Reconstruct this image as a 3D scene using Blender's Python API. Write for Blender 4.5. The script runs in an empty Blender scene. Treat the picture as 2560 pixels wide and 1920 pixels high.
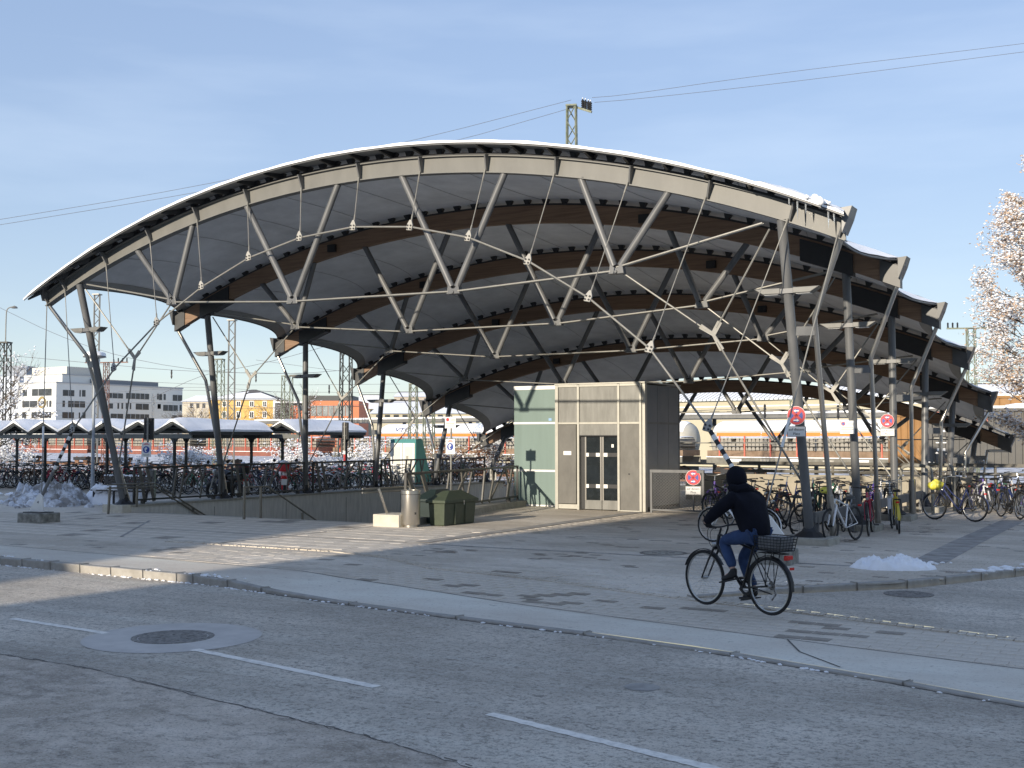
import bpy, bmesh, math, random
from math import sin, cos, pi, radians, sqrt, atan2, hypot
from mathutils import Vector, Matrix
random.seed(7)
S = bpy.context.scene
COL = S.collection
# ------------------------------------------------------------------ camera, sky, sun, exposure
F_PX, HOR, CAM_H, YAW = 2884.0, 1094.3, 2.055, 0.526
CU, CV = 25.428, -22.37
PIT = math.atan((HOR-960)/F_PX)
cd = bpy.data.cameras.new('camera'); cam = bpy.data.objects.new('camera', cd); COL.objects.link(cam)
cd.sensor_width = 36; cd.lens = F_PX/2560*36; cd.clip_end = 3000; cd.clip_start = .1
cam.location = (CU, CV, CAM_H); cam.rotation_euler = (pi/2+PIT, 0, YAW)
S.camera = cam
SUN_EL, SUN_AZ = radians(13.5), radians(4.2)      # the light travels towards +y, a little to +x
W = bpy.data.worlds.new('World'); S.world = W; W.use_nodes = True
nt = W.node_tree; bg = nt.nodes['Background']
sky = nt.nodes.new('ShaderNodeTexSky'); sky.sky_type = 'NISHITA'; sky.sun_disc = False
sky.sun_elevation = SUN_EL; sky.sun_rotation = pi+SUN_AZ; sky.altitude = 500
sky.air_density = 1.0; sky.dust_density = 0.35; sky.ozone_density = 3.0
gm = nt.nodes.new('ShaderNodeGamma'); gm.inputs[1].default_value = .36       # thin winter haze: an even, soft sky
hs = nt.nodes.new('ShaderNodeHueSaturation'); hs.inputs['Saturation'].default_value = 1.5; hs.inputs['Hue'].default_value = .5205; hs.inputs['Value'].default_value = .885
nt.links.new(sky.outputs[0], gm.inputs[0]); nt.links.new(gm.outputs[0], hs.inputs['Color'])
wtc = nt.nodes.new('ShaderNodeTexCoord'); wmp = nt.nodes.new('ShaderNodeMapping'); wmp.inputs['Scale'].default_value = (1.2, 1.2, 7); wmp.inputs['Rotation'].default_value = (.25, .2, .4)
wno = nt.nodes.new('ShaderNodeTexNoise'); wno.inputs['Scale'].default_value = 2.2; wno.inputs['Detail'].default_value = 6
wmr = nt.nodes.new('ShaderNodeMapRange'); wmr.inputs[1].default_value = .5; wmr.inputs[2].default_value = .8; wmr.inputs[4].default_value = .22
wmx = nt.nodes.new('ShaderNodeMix'); wmx.data_type = 'RGBA'; wmx.inputs[7].default_value = (1.75, 2.0, 2.3, 1)
nt.links.new(wtc.outputs['Generated'], wmp.inputs[0]); nt.links.new(wmp.outputs[0], wno.inputs['Vector']); nt.links.new(wno.outputs[0], wmr.inputs[0]); nt.links.new(wmr.outputs[0], wmx.inputs[0])
nt.links.new(hs.outputs[0], wmx.inputs[6]); nt.links.new(wmx.outputs[2], bg.inputs[0]); bg.inputs[1].default_value = 0.15
sl = bpy.data.lights.new('sun', 'SUN'); sl.energy = 1.6; sl.angle = radians(.53); sl.color = (1, .89, .73)
so = bpy.data.objects.new('sun', sl); COL.objects.link(so)
dirv = Vector((sin(SUN_AZ)*cos(SUN_EL), cos(SUN_AZ)*cos(SUN_EL), -sin(SUN_EL)))
so.rotation_euler = dirv.to_track_quat('-Z', 'Y').to_euler(); so.location = (0, -40, 30)
S.view_settings.view_transform = 'Standard'; S.view_settings.look = 'None'
S.view_settings.gamma = 1; S.view_settings.exposure = 1.88
S.render.engine = 'CYCLES'; S.cycles.max_bounces = 6; S.cycles.diffuse_bounces = 3
# ------------------------------------------------------------------ photo measurement -> place
def _ray(x, y):
    cx = (x-1280)/F_PX; cz = (960-y)/F_PX
    Y = cos(PIT)-cz*sin(PIT); Z = sin(PIT)+cz*cos(PIT); X = cx
    return Vector((X*cos(YAW)-Y*sin(YAW), X*sin(YAW)+Y*cos(YAW), Z))
C0 = Vector((CU, CV, CAM_H))
def at_z(x, y, z=0.): d = _ray(x, y); return C0+d*((z-CAM_H)/d.z)
def at_v(x, y, v): d = _ray(x, y); return C0+d*((v-CV)/d.y)
def at_D(x, y, D): d = _ray(x, y); return C0+d*(D/(-d.x*sin(YAW)+d.y*cos(YAW)))
# ------------------------------------------------------------------ materials
MATS = {}
def mat(name, col, rough=.6, metal=0., var=.12, scale=6., bump=0., bscale=60., col2=None, detail=4., spec=.5, trans=0., thr=None, aniso=None):
    if name in MATS: return MATS[name]
    m = bpy.data.materials.new(name); m.use_nodes = True; n = m.node_tree; b = n.nodes['Principled BSDF']
    b.inputs['Roughness'].default_value = rough; b.inputs['Metallic'].default_value = metal
    b.inputs['Specular IOR Level'].default_value = spec
    if trans: b.inputs['Transmission Weight'].default_value = trans
    tc = n.nodes.new('ShaderNodeTexCoord'); src = tc.outputs['Object']
    if aniso:
        mp = n.nodes.new('ShaderNodeMapping'); mp.inputs['Scale'].default_value = aniso
        n.links.new(src, mp.inputs[0]); src = mp.outputs[0]
    if col2 is None:
        col2 = tuple(min(1, c*(1+var)) for c in col); c1 = tuple(c*(1-var) for c in col)
    else: c1 = col
    no = n.nodes.new('ShaderNodeTexNoise'); no.inputs['Scale'].default_value = scale; no.inputs['Detail'].default_value = detail
    no.inputs['Roughness'].default_value = .62
    n.links.new(src, no.inputs['Vector'])
    cr = n.nodes.new('ShaderNodeValToRGB')
    lo, hi = thr or (.32, .68)
    cr.color_ramp.elements[0].position = lo; cr.color_ramp.elements[1].position = hi
    cr.color_ramp.elements[0].color = (*c1, 1); cr.color_ramp.elements[1].color = (*col2, 1)
    n.links.new(no.outputs[0], cr.inputs[0]); n.links.new(cr.outputs[0], b.inputs['Base Color'])
    if bump:
        nb = n.nodes.new('ShaderNodeTexNoise'); nb.inputs['Scale'].default_value = bscale; nb.inputs['Detail'].default_value = 6
        n.links.new(src, nb.inputs['Vector'])
        bp = n.nodes.new('ShaderNodeBump'); bp.inputs['Strength'].default_value = bump; bp.inputs['Distance'].default_value = .02
        n.links.new(nb.outputs[0], bp.inputs['Height']); n.links.new(bp.outputs[0], b.inputs['Normal'])
    MATS[name] = m; return m
def layered(name, base, layers, rough=.85, bump=.25, bscale=70.):
    """base colour + noise layers: (colour, scale, lo, hi, strength, stretch)"""
    m = bpy.data.materials.new(name); m.use_nodes = True; n = m.node_tree; b = n.nodes['Principled BSDF']
    b.inputs['Roughness'].default_value = rough; b.inputs['Specular IOR Level'].default_value = .3
    tc = n.nodes.new('ShaderNodeTexCoord'); cur = None
    rgb = n.nodes.new('ShaderNodeRGB'); rgb.outputs[0].default_value = (*base, 1); cur = rgb.outputs[0]
    for i, (c, sc, lo, hi, st, stretch, rot) in enumerate(layers):
        mp = n.nodes.new('ShaderNodeMapping'); mp.inputs['Scale'].default_value = stretch; mp.inputs['Location'].default_value = (i*7.3, i*3.1, 0)
        mp.inputs['Rotation'].default_value = (0, 0, rot)
        n.links.new(tc.outputs['Object'], mp.inputs[0])
        no = n.nodes.new('ShaderNodeTexNoise'); no.inputs['Scale'].default_value = sc; no.inputs['Detail'].default_value = 8; no.inputs['Roughness'].default_value = .66
        n.links.new(mp.outputs[0], no.inputs['Vector'])
        mr = n.nodes.new('ShaderNodeMapRange'); mr.inputs[1].default_value = lo; mr.inputs[2].default_value = hi; mr.inputs[4].default_value = st
        n.links.new(no.outputs[0], mr.inputs[0])
        mx = n.nodes.new('ShaderNodeMix'); mx.data_type = 'RGBA'; mx.inputs[7].default_value = (*c, 1)
        n.links.new(mr.outputs[0], mx.inputs[0]); n.links.new(cur, mx.inputs[6]); cur = mx.outputs[2]
    n.links.new(cur, b.inputs['Base Color'])
    nb = n.nodes.new('ShaderNodeTexNoise'); nb.inputs['Scale'].default_value = bscale; nb.inputs['Detail'].default_value = 8
    n.links.new(tc.outputs['Object'], nb.inputs['Vector'])
    bp = n.nodes.new('ShaderNodeBump'); bp.inputs['Strength'].default_value = bump; bp.inputs['Distance'].default_value = .02
    n.links.new(nb.outputs[0], bp.inputs['Height']); n.links.new(bp.outputs[0], b.inputs['Normal'])
    MATS[name] = m; return m
I3 = (1, 1, 1)
RD = radians(-12.6)
NR = -RD
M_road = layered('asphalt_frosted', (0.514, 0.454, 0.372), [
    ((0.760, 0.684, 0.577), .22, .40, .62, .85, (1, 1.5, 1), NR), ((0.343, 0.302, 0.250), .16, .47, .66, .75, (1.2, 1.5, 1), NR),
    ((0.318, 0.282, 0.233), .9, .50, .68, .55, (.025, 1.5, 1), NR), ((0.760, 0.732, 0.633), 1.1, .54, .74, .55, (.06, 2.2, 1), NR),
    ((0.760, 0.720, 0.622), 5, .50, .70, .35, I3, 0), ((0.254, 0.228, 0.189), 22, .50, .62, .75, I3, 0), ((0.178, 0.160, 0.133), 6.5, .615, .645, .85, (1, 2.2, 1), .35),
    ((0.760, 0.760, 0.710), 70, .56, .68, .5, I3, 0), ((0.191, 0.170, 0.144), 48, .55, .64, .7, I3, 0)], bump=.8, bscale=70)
M_walk = layered('sidewalk_asphalt', (0.597, 0.528, 0.438), [
    ((0.760, 0.732, 0.633), .4, .36, .62, .9, (.7, 1.4, 1), NR), ((0.419, 0.372, 0.311), .8, .55, .7, .5, (.3, 1.2, 1), NR), ((0.343, 0.306, 0.255), 24, .55, .67, .5, I3, 0),
    ((0.216, 0.192, 0.161), 6, .66, .69, .7, (1, 1.5, 1), 0), ((0.760, 0.760, 0.688), 70, .56, .68, .45, I3, 0)], bump=.5, bscale=80)
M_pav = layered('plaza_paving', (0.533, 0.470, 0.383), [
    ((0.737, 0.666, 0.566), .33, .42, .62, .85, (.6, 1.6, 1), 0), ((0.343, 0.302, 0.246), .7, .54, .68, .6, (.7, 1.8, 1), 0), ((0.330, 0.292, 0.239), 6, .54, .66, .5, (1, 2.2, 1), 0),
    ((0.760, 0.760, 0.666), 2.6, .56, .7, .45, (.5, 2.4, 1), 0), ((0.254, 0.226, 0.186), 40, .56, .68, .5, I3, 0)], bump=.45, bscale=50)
M_pavd = layered('wet_paving', (0.330, 0.291, 0.238), [((0.215, 0.190, 0.156), 3, .45, .6, .8, I3, 0), ((0.693, 0.624, 0.520), 9, .6, .72, .6, I3, 0)], rough=.6, bump=.4, bscale=50)
M_slab = layered('plaza_slabs', (0.578, 0.510, 0.413), [
    ((0.760, 0.690, 0.588), .45, .40, .62, .85, (.5, 1.8, 1), 0), ((0.419, 0.370, 0.300), .6, .54, .68, .55, (.6, 2, 1), 0), ((0.381, 0.336, 0.272), 5, .54, .67, .45, (1, 2.5, 1), 0), ((0.279, 0.246, 0.200), 40, .57, .68, .45, I3, 0)], bump=.4, bscale=50)
M_road2 = layered('old_asphalt', (0.433, 0.370, 0.298), [
    ((0.707, 0.614, 0.509), .5, .42, .66, .8, (1, 1.3, 1), NR), ((0.251, 0.215, 0.175), .35, .48, .66, .75, (1, 1.3, 1), NR), ((0.752, 0.662, 0.562), 3.2, .47, .64, .55, I3, 0),
    ((0.194, 0.168, 0.137), 5.5, .50, .66, .6, (1, 1.5, 1), NR), ((0.760, 0.714, 0.614), 34, .52, .66, .5, I3, 0), ((0.114, 0.100, 0.083), 45, .53, .66, .65, I3, 0)], bump=.9, bscale=60)
M_joint = mat('joint_dark', (.12, .11, .098), .9)
M_band = mat('dark_paving_band', (.33, .31, .28), .85, var=.3, scale=3, bump=.2)
M_snow = mat('snow', (.90, .905, .915), .75, var=.05, scale=3, bump=.5, bscale=14, spec=.25)
M_dsnow = mat('dirty_snow', (.30, .285, .27), .85, scale=2.6, bump=.7, bscale=20, col2=(.74, .76, .8), thr=(.42, .56))
M_field = layered('snowy_ballast', (.30, .27, .24), [((.8, .81, .84), .7, .42, .52, 1, I3, 0)], bump=.4, bscale=30)
M_conc = mat('concrete', (.34, .32, .27), .85, var=.2, scale=5, bump=.25)
M_concw = mat('concrete_pale', (.55, .51, .42), .85, var=.12, scale=5, bump=.2)
M_concd = mat('concrete_mossy', (.13, .125, .105), .9, scale=7, col2=(.34, .33, .29), bump=.4)
M_wall = mat('stair_wall', (.64, .62, .57), .8, var=.13, scale=3, bump=.15, aniso=(3, 3, .5))
M_steel = mat('painted_steel', (.10, .102, .104), .42, scale=2.5, col2=(.15, .151, .15), aniso=(1.5, 1.5, .35), spec=.5)
M_steelb = mat('girder_paint', (.148, .146, .135), .5, scale=1.6, col2=(.185, .182, .168), aniso=(1.4, 1.4, .5), bump=.04)
M_dark = mat('dark_steel', (.022, .022, .023), .5, var=.15)
M_rail = mat('railing_steel', (.03, .029, .027), .45, var=.2)
M_bar = mat('railing_bar', (.12, .112, .096), .5, var=.15)
M_rod = mat('rod_galvanised', (.24, .232, .208), .45, .2, var=.1)
M_stain = mat('stainless', (.52, .49, .44), .28, .9, var=.06, scale=5, aniso=(1, 1, .1))
M_brush = mat('brushed_panel', (.145, .143, .13), .5, .35, scale=2.2, col2=(.215, .212, .195), aniso=(2.5, 2.5, .5), bump=.06, bscale=8)
M_frame = mat('kiosk_frame', (.40, .385, .335), .45, .3, var=.06)
M_white = mat('white_paint', (.78, .77, .73), .5, var=.03)
M_sidep = mat('kiosk_side_panel', (.15, .165, .185), .38, .35, scale=1.6, col2=(.19, .20, .215))
M_fglass = mat('frosted_glass', (.20, .262, .24), .22, var=.07, scale=1.1, aniso=(2.5, 2.5, .25), spec=.6)
M_glass = mat('dark_glass', (.018, .022, .024), .07, var=.2, spec=.8)
M_wood = mat('glulam', (.17, .10, .058), .65, scale=3, col2=(.27, .17, .105), aniso=(.35, 6, 9), bump=.15)
M_fab = mat('membrane', (.70, .71, .73), .8, var=.12, scale=1.2, bump=.15, bscale=3)
M_fabe = mat('membrane_edge', (.34, .335, .32), .7, var=.06)
M_soff = mat('soffit_panel', (.20, .20, .19), .6, var=.1)
M_rub = mat('rubber', (.016, .016, .016), .75, var=.2)
M_chrome = mat('bright_metal', (.42, .42, .41), .3, .9, var=.1)
M_blk = mat('black_plastic', (.012, .012, .013), .5, var=.2)
M_red = mat('sign_red', (.56, .022, .03), .45, var=.04)
M_blue = mat('sign_blue', (.02, .055, .30), .45, var=.04)
M_refl = mat('red_reflector', (.55, .02, .015), .25, var=.1)
M_amber = mat('amber_reflector', (.7, .22, .03), .3, var=.1)
M_green = mat('grit_green', (.055, .07, .043), .55, var=.12, scale=9, bump=.08)
M_dgreen = mat('grit_dark_green', (.018, .032, .03), .5, var=.12, bump=.05)
M_twig = mat('twig', (.10, .075, .055), .9, var=.25)
M_leaf = mat('tan_leaf', (.42, .29, .19), .85, scale=2, col2=(.56, .42, .31))
M_rleaf = mat('rusty_leaf', (.16, .065, .03), .85, scale=2, col2=(.24, .11, .05))
M_bark = mat('bark', (.09, .075, .06), .9, var=.3, bump=.5, bscale=20)
M_mast = mat('mast_green', (.13, .15, .095), .6, scale=5, col2=(.24, .25, .19))
M_mastd = mat('mast_dark', (.06, .062, .055), .6, var=.25)
M_wire = mat('wire_grey', (.16, .16, .17), .5)
M_paint = mat('lane_paint', (.86, .81, .72), .8, scale=14, col2=(.60, .565, .50), thr=(.45, .75))
M_iron = mat('cast_iron', (.20, .185, .165), .65, .2, var=.5, scale=20, bump=.3)
# ------------------------------------------------------------------ mesh helpers
class MB:
    def __init__(s): s.v = []; s.f = []; s.m = []; s.mi = 0
    def _a(s, vs, fs):
        o = len(s.v); s.v += [tuple(p) for p in vs]; s.f += [[i+o for i in f] for f in fs]; s.m += [s.mi]*len(fs); return s
    def box(s, c, d, rz=0., R=None):
        x, y, z = d[0]/2, d[1]/2, d[2]/2
        vs = [Vector((i*x, j*y, k*z)) for k in (-1, 1) for j in (-1, 1) for i in (-1, 1)]
        if R is None: R = Matrix.Rotation(rz, 3, 'Z')
        c = Vector(c)
        return s._a([R@p+c for p in vs], [[0, 2, 3, 1], [4, 5, 7, 6], [0, 1, 5, 4], [2, 6, 7, 3], [0, 4, 6, 2], [1, 3, 7, 5]])
    def beam(s, a, b, w, h, up=(0, 0, 1)):
        a, b = Vector(a), Vector(b); d = b-a; L = d.length
        x = d.normalized(); up = Vector(up)
        if abs(x.dot(up)) > .98: up = Vector((1, 0, 0))
        y = up.cross(x).normalized(); z = x.cross(y)
        return s.box((a+b)/2, (L, w, h), R=Matrix((x, y, z)).transposed())
    def tube(s, pts, r, n=8, caps=True, closed=False):
        pts = [Vector(p) for p in pts]; N = len(pts); rs = r if isinstance(r, (list, tuple)) else [r]*N
        o = len(s.v); ref = None
        for i, p in enumerate(pts):
            if closed: t = pts[(i+1) % N]-pts[i-1]
            else: t = (pts[min(i+1, N-1)]-pts[max(i-1, 0)])
            t = t.normalized() if t.length > 1e-9 else Vector((0, 0, 1))
            if ref is None: ref = Vector((0, 0, 1)) if abs(t.z) < .9 else Vector((1, 0, 0))
            a = (ref-t*ref.dot(t)).normalized(); b = t.cross(a); ref = a
            for k in range(n):
                q = 2*pi*k/n; s.v.append(tuple(p+a*(cos(q)*rs[i])+b*(sin(q)*rs[i])))
        M = N if closed else N-1
        for i in range(M):
            for k in range(n):
                j = (i+1) % N; s.f.append([o+i*n+k, o+i*n+(k+1) % n, o+j*n+(k+1) % n, o+j*n+k]); s.m.append(s.mi)
        if caps and not closed:
            s.f.append([o+k for k in range(n)][::-1]); s.f.append([o+(N-1)*n+k for k in range(n)]); s.m += [s.mi]*2
        return s
    def lathe(s, prof, c=(0, 0, 0), n=16, R=None, a0=0, a1=2*pi):
        o = len(s.v); full = abs(a1-a0-2*pi) < 1e-6; c = Vector(c); R = R or Matrix.Identity(3); N = n if full else n+1
        for r, z in prof:
            for k in range(N):
                q = a0+(a1-a0)*k/n; s.v.append(tuple(R@Vector((r*cos(q), r*sin(q), z))+c))
        for i in range(len(prof)-1):
            for k in range(n):
                j = (k+1) % N; s.f.append([o+i*N+k, o+i*N+j, o+(i+1)*N+j, o+(i+1)*N+k]); s.m.append(s.mi)
        return s
    def prism(s, poly, h, R=None, c=(0, 0, 0)):
        """poly (x,y) extruded by h along local z"""
        n = len(poly); R = R or Matrix.Identity(3); c = Vector(c)
        vs = [R@Vector((x, y, 0))+c for x, y in poly]+[R@Vector((x, y, h))+c for x, y in poly]
        fs = [list(range(n))[::-1], list(range(n, 2*n))]+[[i, (i+1) % n, n+(i+1) % n, n+i] for i in range(n)]
        return s._a(vs, fs)
    def grid(s, fn, nu, nv):
        o = len(s.v)
        for j in range(nv+1):
            for i in range(nu+1): s.v.append(tuple(fn(i/nu, j/nv)))
        for j in range(nv):
            for i in range(nu):
                a = o+j*(nu+1)+i; s.f.append([a, a+1, a+nu+2, a+nu+1]); s.m.append(s.mi)
        return s
    def quad(s, *p): return s._a(p, [list(range(len(p)))])
    def mesh(s, name, mats, smooth=False):
        me = bpy.data.meshes.new(name); me.from_pydata(s.v, [], s.f)
        for m in (mats if isinstance(mats, (list, tuple)) else [mats]): me.materials.append(m)
        if s.mi or any(s.m): me.polygons.foreach_set('material_index', s.m)
        if smooth:
            me.polygons.foreach_set('use_smooth', [True]*len(s.f))
            try: me.set_sharp_from_angle(angle=radians(40))
            except Exception: pass
        me.update(); return me
    def build(s, name, mats, parent=None, smooth=False, bevel=0., loc=None, **kw):
        return link(name, s.mesh(name, mats, smooth), parent, bevel, loc, **kw)
def link(name, me, parent=None, bevel=0., loc=None, rot=None, label=None, cat=None, group=None, kind=None):
    o = bpy.data.objects.new(name, me); COL.objects.link(o)
    if parent: o.parent = parent
    if loc is not None: o.location = loc
    if rot is not None: o.rotation_euler = rot
    if bevel:
        b = o.modifiers.new('bevel', 'BEVEL'); b.width = bevel; b.segments = 2; b.limit_method = 'ANGLE'; b.angle_limit = radians(35)
    if label: o['label'] = label
    if cat: o['category'] = cat
    if group: o['group'] = group
    if kind: o['kind'] = kind
    return o
def thing(name, label, cat, loc=(0, 0, 0), rz=0., group=None):
    o = bpy.data.objects.new(name, None); COL.objects.link(o); o.location = loc; o.rotation_euler = (0, 0, rz)
    o.empty_display_size = .2; o['label'] = label; o['category'] = cat
    if group: o['group'] = group
    return o
def dup(root, loc, rz=0., label=None, group=None, swap=None, rot=None, scale=None):
    r = root.copy(); COL.objects.link(r); r.location = loc; r.rotation_euler = rot or (0, 0, rz)
    if scale: r.scale = (scale,)*3
    if label: r['label'] = label
    if group: r['group'] = group
    def rec(src, dst):
        for ch in list(src.children):
            c = ch.copy(); COL.objects.link(c); c.parent = dst
            if swap and c.data and c.data.name in swap: c.data = swap[c.data.name]
            rec(ch, c)
    rec(root, r); return r
def text_mesh(body, size, mat_, ext=.004, align='CENTER'):
    cu = bpy.data.curves.new('txt', 'FONT'); cu.body = body; cu.size = size; cu.extrude = ext; cu.align_x = align; cu.align_y = 'CENTER'
    cu.resolution_u = 2
    o = bpy.data.objects.new('txt', cu); COL.objects.link(o)
    dg = bpy.context.evaluated_depsgraph_get(); me = bpy.data.meshes.new_from_object(o.evaluated_get(dg))
    bpy.data.objects.remove(o); me.materials.clear(); me.materials.append(mat_); return me
def facing(n):      # rotation matrix whose local z is n and local y is up
    z = Vector(n).normalized(); x = Vector((0, 0, 1)).cross(z).normalized(); return Matrix((x, z.cross(x), z)).transposed()
def chaikin(p, k=2, closed=False):
    p = [Vector(q) for q in p]
    for _ in range(k):
        q = [p[0]]
        for a, b in zip(p, p[1:]): q += [a*.75+b*.25, a*.25+b*.75]
        p = q+[p[-1]]
    return p
def lerp(a, b, t): return a+(b-a)*t
def sstep(t): t = max(0, min(1, t)); return t*t*(3-2*t)
# ================================================================== SETTING: ground, road, paving
def pl(pts):
    def f(u):
        for (a, b), (c, d) in zip(pts, pts[1:]):
            if u <= c: return b+(d-b)*(u-a)/(c-a)
        (a, b), (c, d) = pts[-2:]; return b+(d-b)*(u-a)/(c-a)
    return f
kerb_v = pl([(-60, -9.4), (7.9, -9.6), (12.6, -9.76), (13.4, -9.86), (15.8, -10.34), (18.5, -10.74), (20.7, -11.02), (22.8, -11.62), (24.3, -12.15), (30, -14.4), (60, -26)])
joint_v = pl([(-60, -7.9), (5.8, -8.1), (13.6, -8.5), (14.7, -8.85), (17.85, -9.48), (20.2, -9.88), (24.1, -10.65), (30, -12), (60, -19)])
cob_v = pl([(-60, -6.8), (3.35, -6.3), (8.2, -5.75), (12.1, -5.7), (13.5, -6.05), (15.1, -7), (17.3, -7.22), (19.6, -7.72), (21.45, -8.15), (23.5, -8.8), (30, -10.4), (60, -16)])
KR = [(19.7, -7.72), (20.65, -6.65), (21.9, -5.35), (22.55, -4.1), (23.25, -2.7), (23.8, -1), (24.1, 2), (24.1, 26)]
krU = pl([(b, a) for a, b in KR])
def gz(u, v):
    z = -.088*sstep((u-14)/6)*sstep((-5.9-v)/2.2); j = joint_v(u)
    if v < j: z += (-.10*sstep((u-12.6)/2.6)+.088*sstep((u-14)/6))*min(1, (j-v)/(j-kerb_v(u)))
    return z
U_ALL = [-60, -40, -25, -15, -10]+[x*1. for x in range(-6, 31)]+[34, 40, 60]
def strip(fa, fb, dz, us, nv=3):
    b = MB(); o = 0
    for u in us:
        for j in range(nv+1):
            v = lerp(fa(u), fb(u), j/nv); b.v.append((u, v, gz(u, v)+dz))
    for i in range(len(us)-1):
        for j in range(nv):
            a = i*(nv+1)+j; b.f.append([a, a+nv+1, a+nv+2, a+1]); b.m.append(0)
    return b
g = MB()
for x0, x1, y0, y1 in ((-900, 900, 26, 1500), (-900, -60, -120, 26), (60, 900, -120, 26), (-900, 900, -300, -120)):
    g.quad((x0, y0, -1.3), (x1, y0, -1.3), (x1, y1, -1.3), (x0, y1, -1.3))
g.quad((-60, 26, -1.3), (60, 26, -1.3), (60, 26, -.012), (-60, 26, -.012))
for sx in (-60, 60): g.quad((sx, -120, -1.3), (sx, 26, -1.3), (sx, 26, -.13), (sx, -120, -.13))
g.build('ground', M_field, kind='structure')
road = MB(); us = U_ALL
for i in range(len(us)-1):
    a, c = us[i], us[i+1]
    for y0, y1 in ((None, -20), (-20, -120)):
        road.quad((a, y1, -.12), (c, y1, -.12), (c, y0 or kerb_v(c)+.05, -.12), (a, y0 or kerb_v(a)+.05, -.12))
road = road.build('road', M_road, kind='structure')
walk = strip(lambda u: kerb_v(u)+.12, joint_v, 0, U_ALL).build('sidewalk', M_walk, kind='structure')
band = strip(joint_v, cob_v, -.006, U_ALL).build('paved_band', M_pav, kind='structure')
pz = MB()
def sheet(us, f0, f1, nv=2, dz=-.006):
    for a, c in zip(us, us[1:]):
        for j in range(nv):
            p = [(a, lerp(f0(a), f1(a), j/nv)), (c, lerp(f0(c), f1(c), j/nv)), (c, lerp(f0(c), f1(c), (j+1)/nv)), (a, lerp(f0(a), f1(a), (j+1)/nv))]
            pz.quad(*[(x, y, gz(x, y)+dz) for x, y in p])
sheet([-60, -40, -25, -15, -6, -3, -.4], cob_v, lambda u: 26, 4)
sheet([-.4, 1, 3.35, 5, 8.2, 9.9], cob_v, lambda u: .1)
sheet([-.4, 9], lambda u: 21, lambda u: 26)
sheet([9.9, 11, 12.1, 13.5, 15.1, 17.3, 19.7], cob_v, lambda u: .1, 5)
def stairR(v): return lerp(9.8, 8.25, sstep(v/8)) if v < 8 else 8.25
vs_ = [.1, 1, 2, 3, 4, 5, 6, 7, 8, 12, 21, 26]
for a, c in zip(vs_, vs_[1:]): pz.quad((stairR(a), a, -.006), (19.7, a, -.006), (19.7, c, -.006), (stairR(c), c, -.006))
vs_ = [-7.72, -6.65, -5.35, -4.1, -2.7, -1, 2, 26]
for a, c in zip(vs_, vs_[1:]): pz.quad((19.7, a, gz(19.7, a)-.006), (krU(a), a, gz(krU(a), a)-.006), (krU(c), c, gz(krU(c), c)-.006), (19.7, c, gz(19.7, c)-.006))
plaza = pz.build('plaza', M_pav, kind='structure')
sst = MB()
for a, c in zip(vs_, vs_[1:]):
    ua, uc = krU(a)+.12, krU(c)+.12
    sst.quad((ua, a, -.078), (60, a, -.078), (60, c, -.078), (uc, c, -.078))
uu = [19.8, 21.45, 23.5, 30, 60]
for a, c in zip(uu, uu[1:]): sst.quad((a, cob_v(a), -.078), (c, cob_v(c), -.078), (c, max(-7.72, cob_v(c)), -.078), (a, max(-7.72, cob_v(a)), -.078))
sst.build('side_street', M_road, kind='structure')
# pavers: real slabs with recessed joints; the nearest 300 are single objects
from mathutils import noise as mno
def wet(u, v, R):
    f = mno.fractal(Vector((u*.9, v*1.6, 2.2)), .9, 2, 3)+.55*math.exp(-((u-20.2)/3.2)**2-((v+9.2)/1.0)**2)
    return R.random() < (f-.05)*.42
def pave(parent, u0, u1, v0f, v1f, su, sv, m, single=0, ang=0., name='paving_stone', near=(21, -9)):
    cells = []; nv = int((max(v1f(u0), v1f(u1), v1f((u0+u1)/2))-min(v0f(u0), v0f(u1), v0f((u0+u1)/2)))/sv)+3
    vb = min(v0f(u0), v0f(u1), v0f((u0+u1)/2))-.3
    for j in range(nv):
        for i in range(int((u1-u0)/su)+1):
            u = u0+(i+.5*(j % 2))*su; v = vb+j*sv
            if ang:
                du, dv = u-u0, v-vb; u, v = u0+du*cos(ang)-dv*sin(ang), vb+du*sin(ang)+dv*cos(ang)
            if u < u0 or u > u1 or v < v0f(u)+sv*.5 or v > v1f(u)-sv*.5: continue
            cells.append((u, v))
    cells.sort(key=lambda c: hypot(c[0]-near[0], c[1]-near[1]))
    def put(b, u, v, o=(0, 0, 0)):
        R = random.Random(int(u*977+v*331)); z = gz(u, v)+R.uniform(-.0022, .0022); t1 = R.uniform(-.004, .004); t2 = R.uniform(-.004, .004)
        x, y = su/2-.006, sv/2-.006; ca, sa = cos(ang), sin(ang); P = []
        for k, (e, zz) in enumerate(((0, -.02), (.0, -.003), (.005, 0))):
            for sx, sy in ((-1, -1), (1, -1), (1, 1), (-1, 1)):
                px, py = sx*(x-e), sy*(y-e)
                P.append((u+px*ca-py*sa-o[0], v+px*sa+py*ca-o[1], z+zz+px*t1+py*t2-o[2]))
        b.mi = 1 if wet(u, v, R) else 0
        fs = [[8, 9, 10, 11]]
        for k in (0, 4):
            for q in range(4): fs.append([k+q, k+(q+1) % 4, k+4+(q+1) % 4, k+4+q])
        b._a(P, fs)
    for u, v in cells[:single]:
        b = MB(); put(b, u, v, (u, v, gz(u, v))); b.build(name, [m, M_pavd], parent, loc=(u, v, gz(u, v)))
    b = MB()
    for u, v in cells[single:]: put(b, u, v)
    if b.v: b.build(name+'_field', [m, M_pavd], parent, kind='stuff')
cst = lambda x: (lambda u: x)
pave(band, -14, 27, lambda u: joint_v(u)+.02, lambda u: cob_v(u)-.22, .30, .20, M_pav, 300, name='paving_stone')
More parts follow.
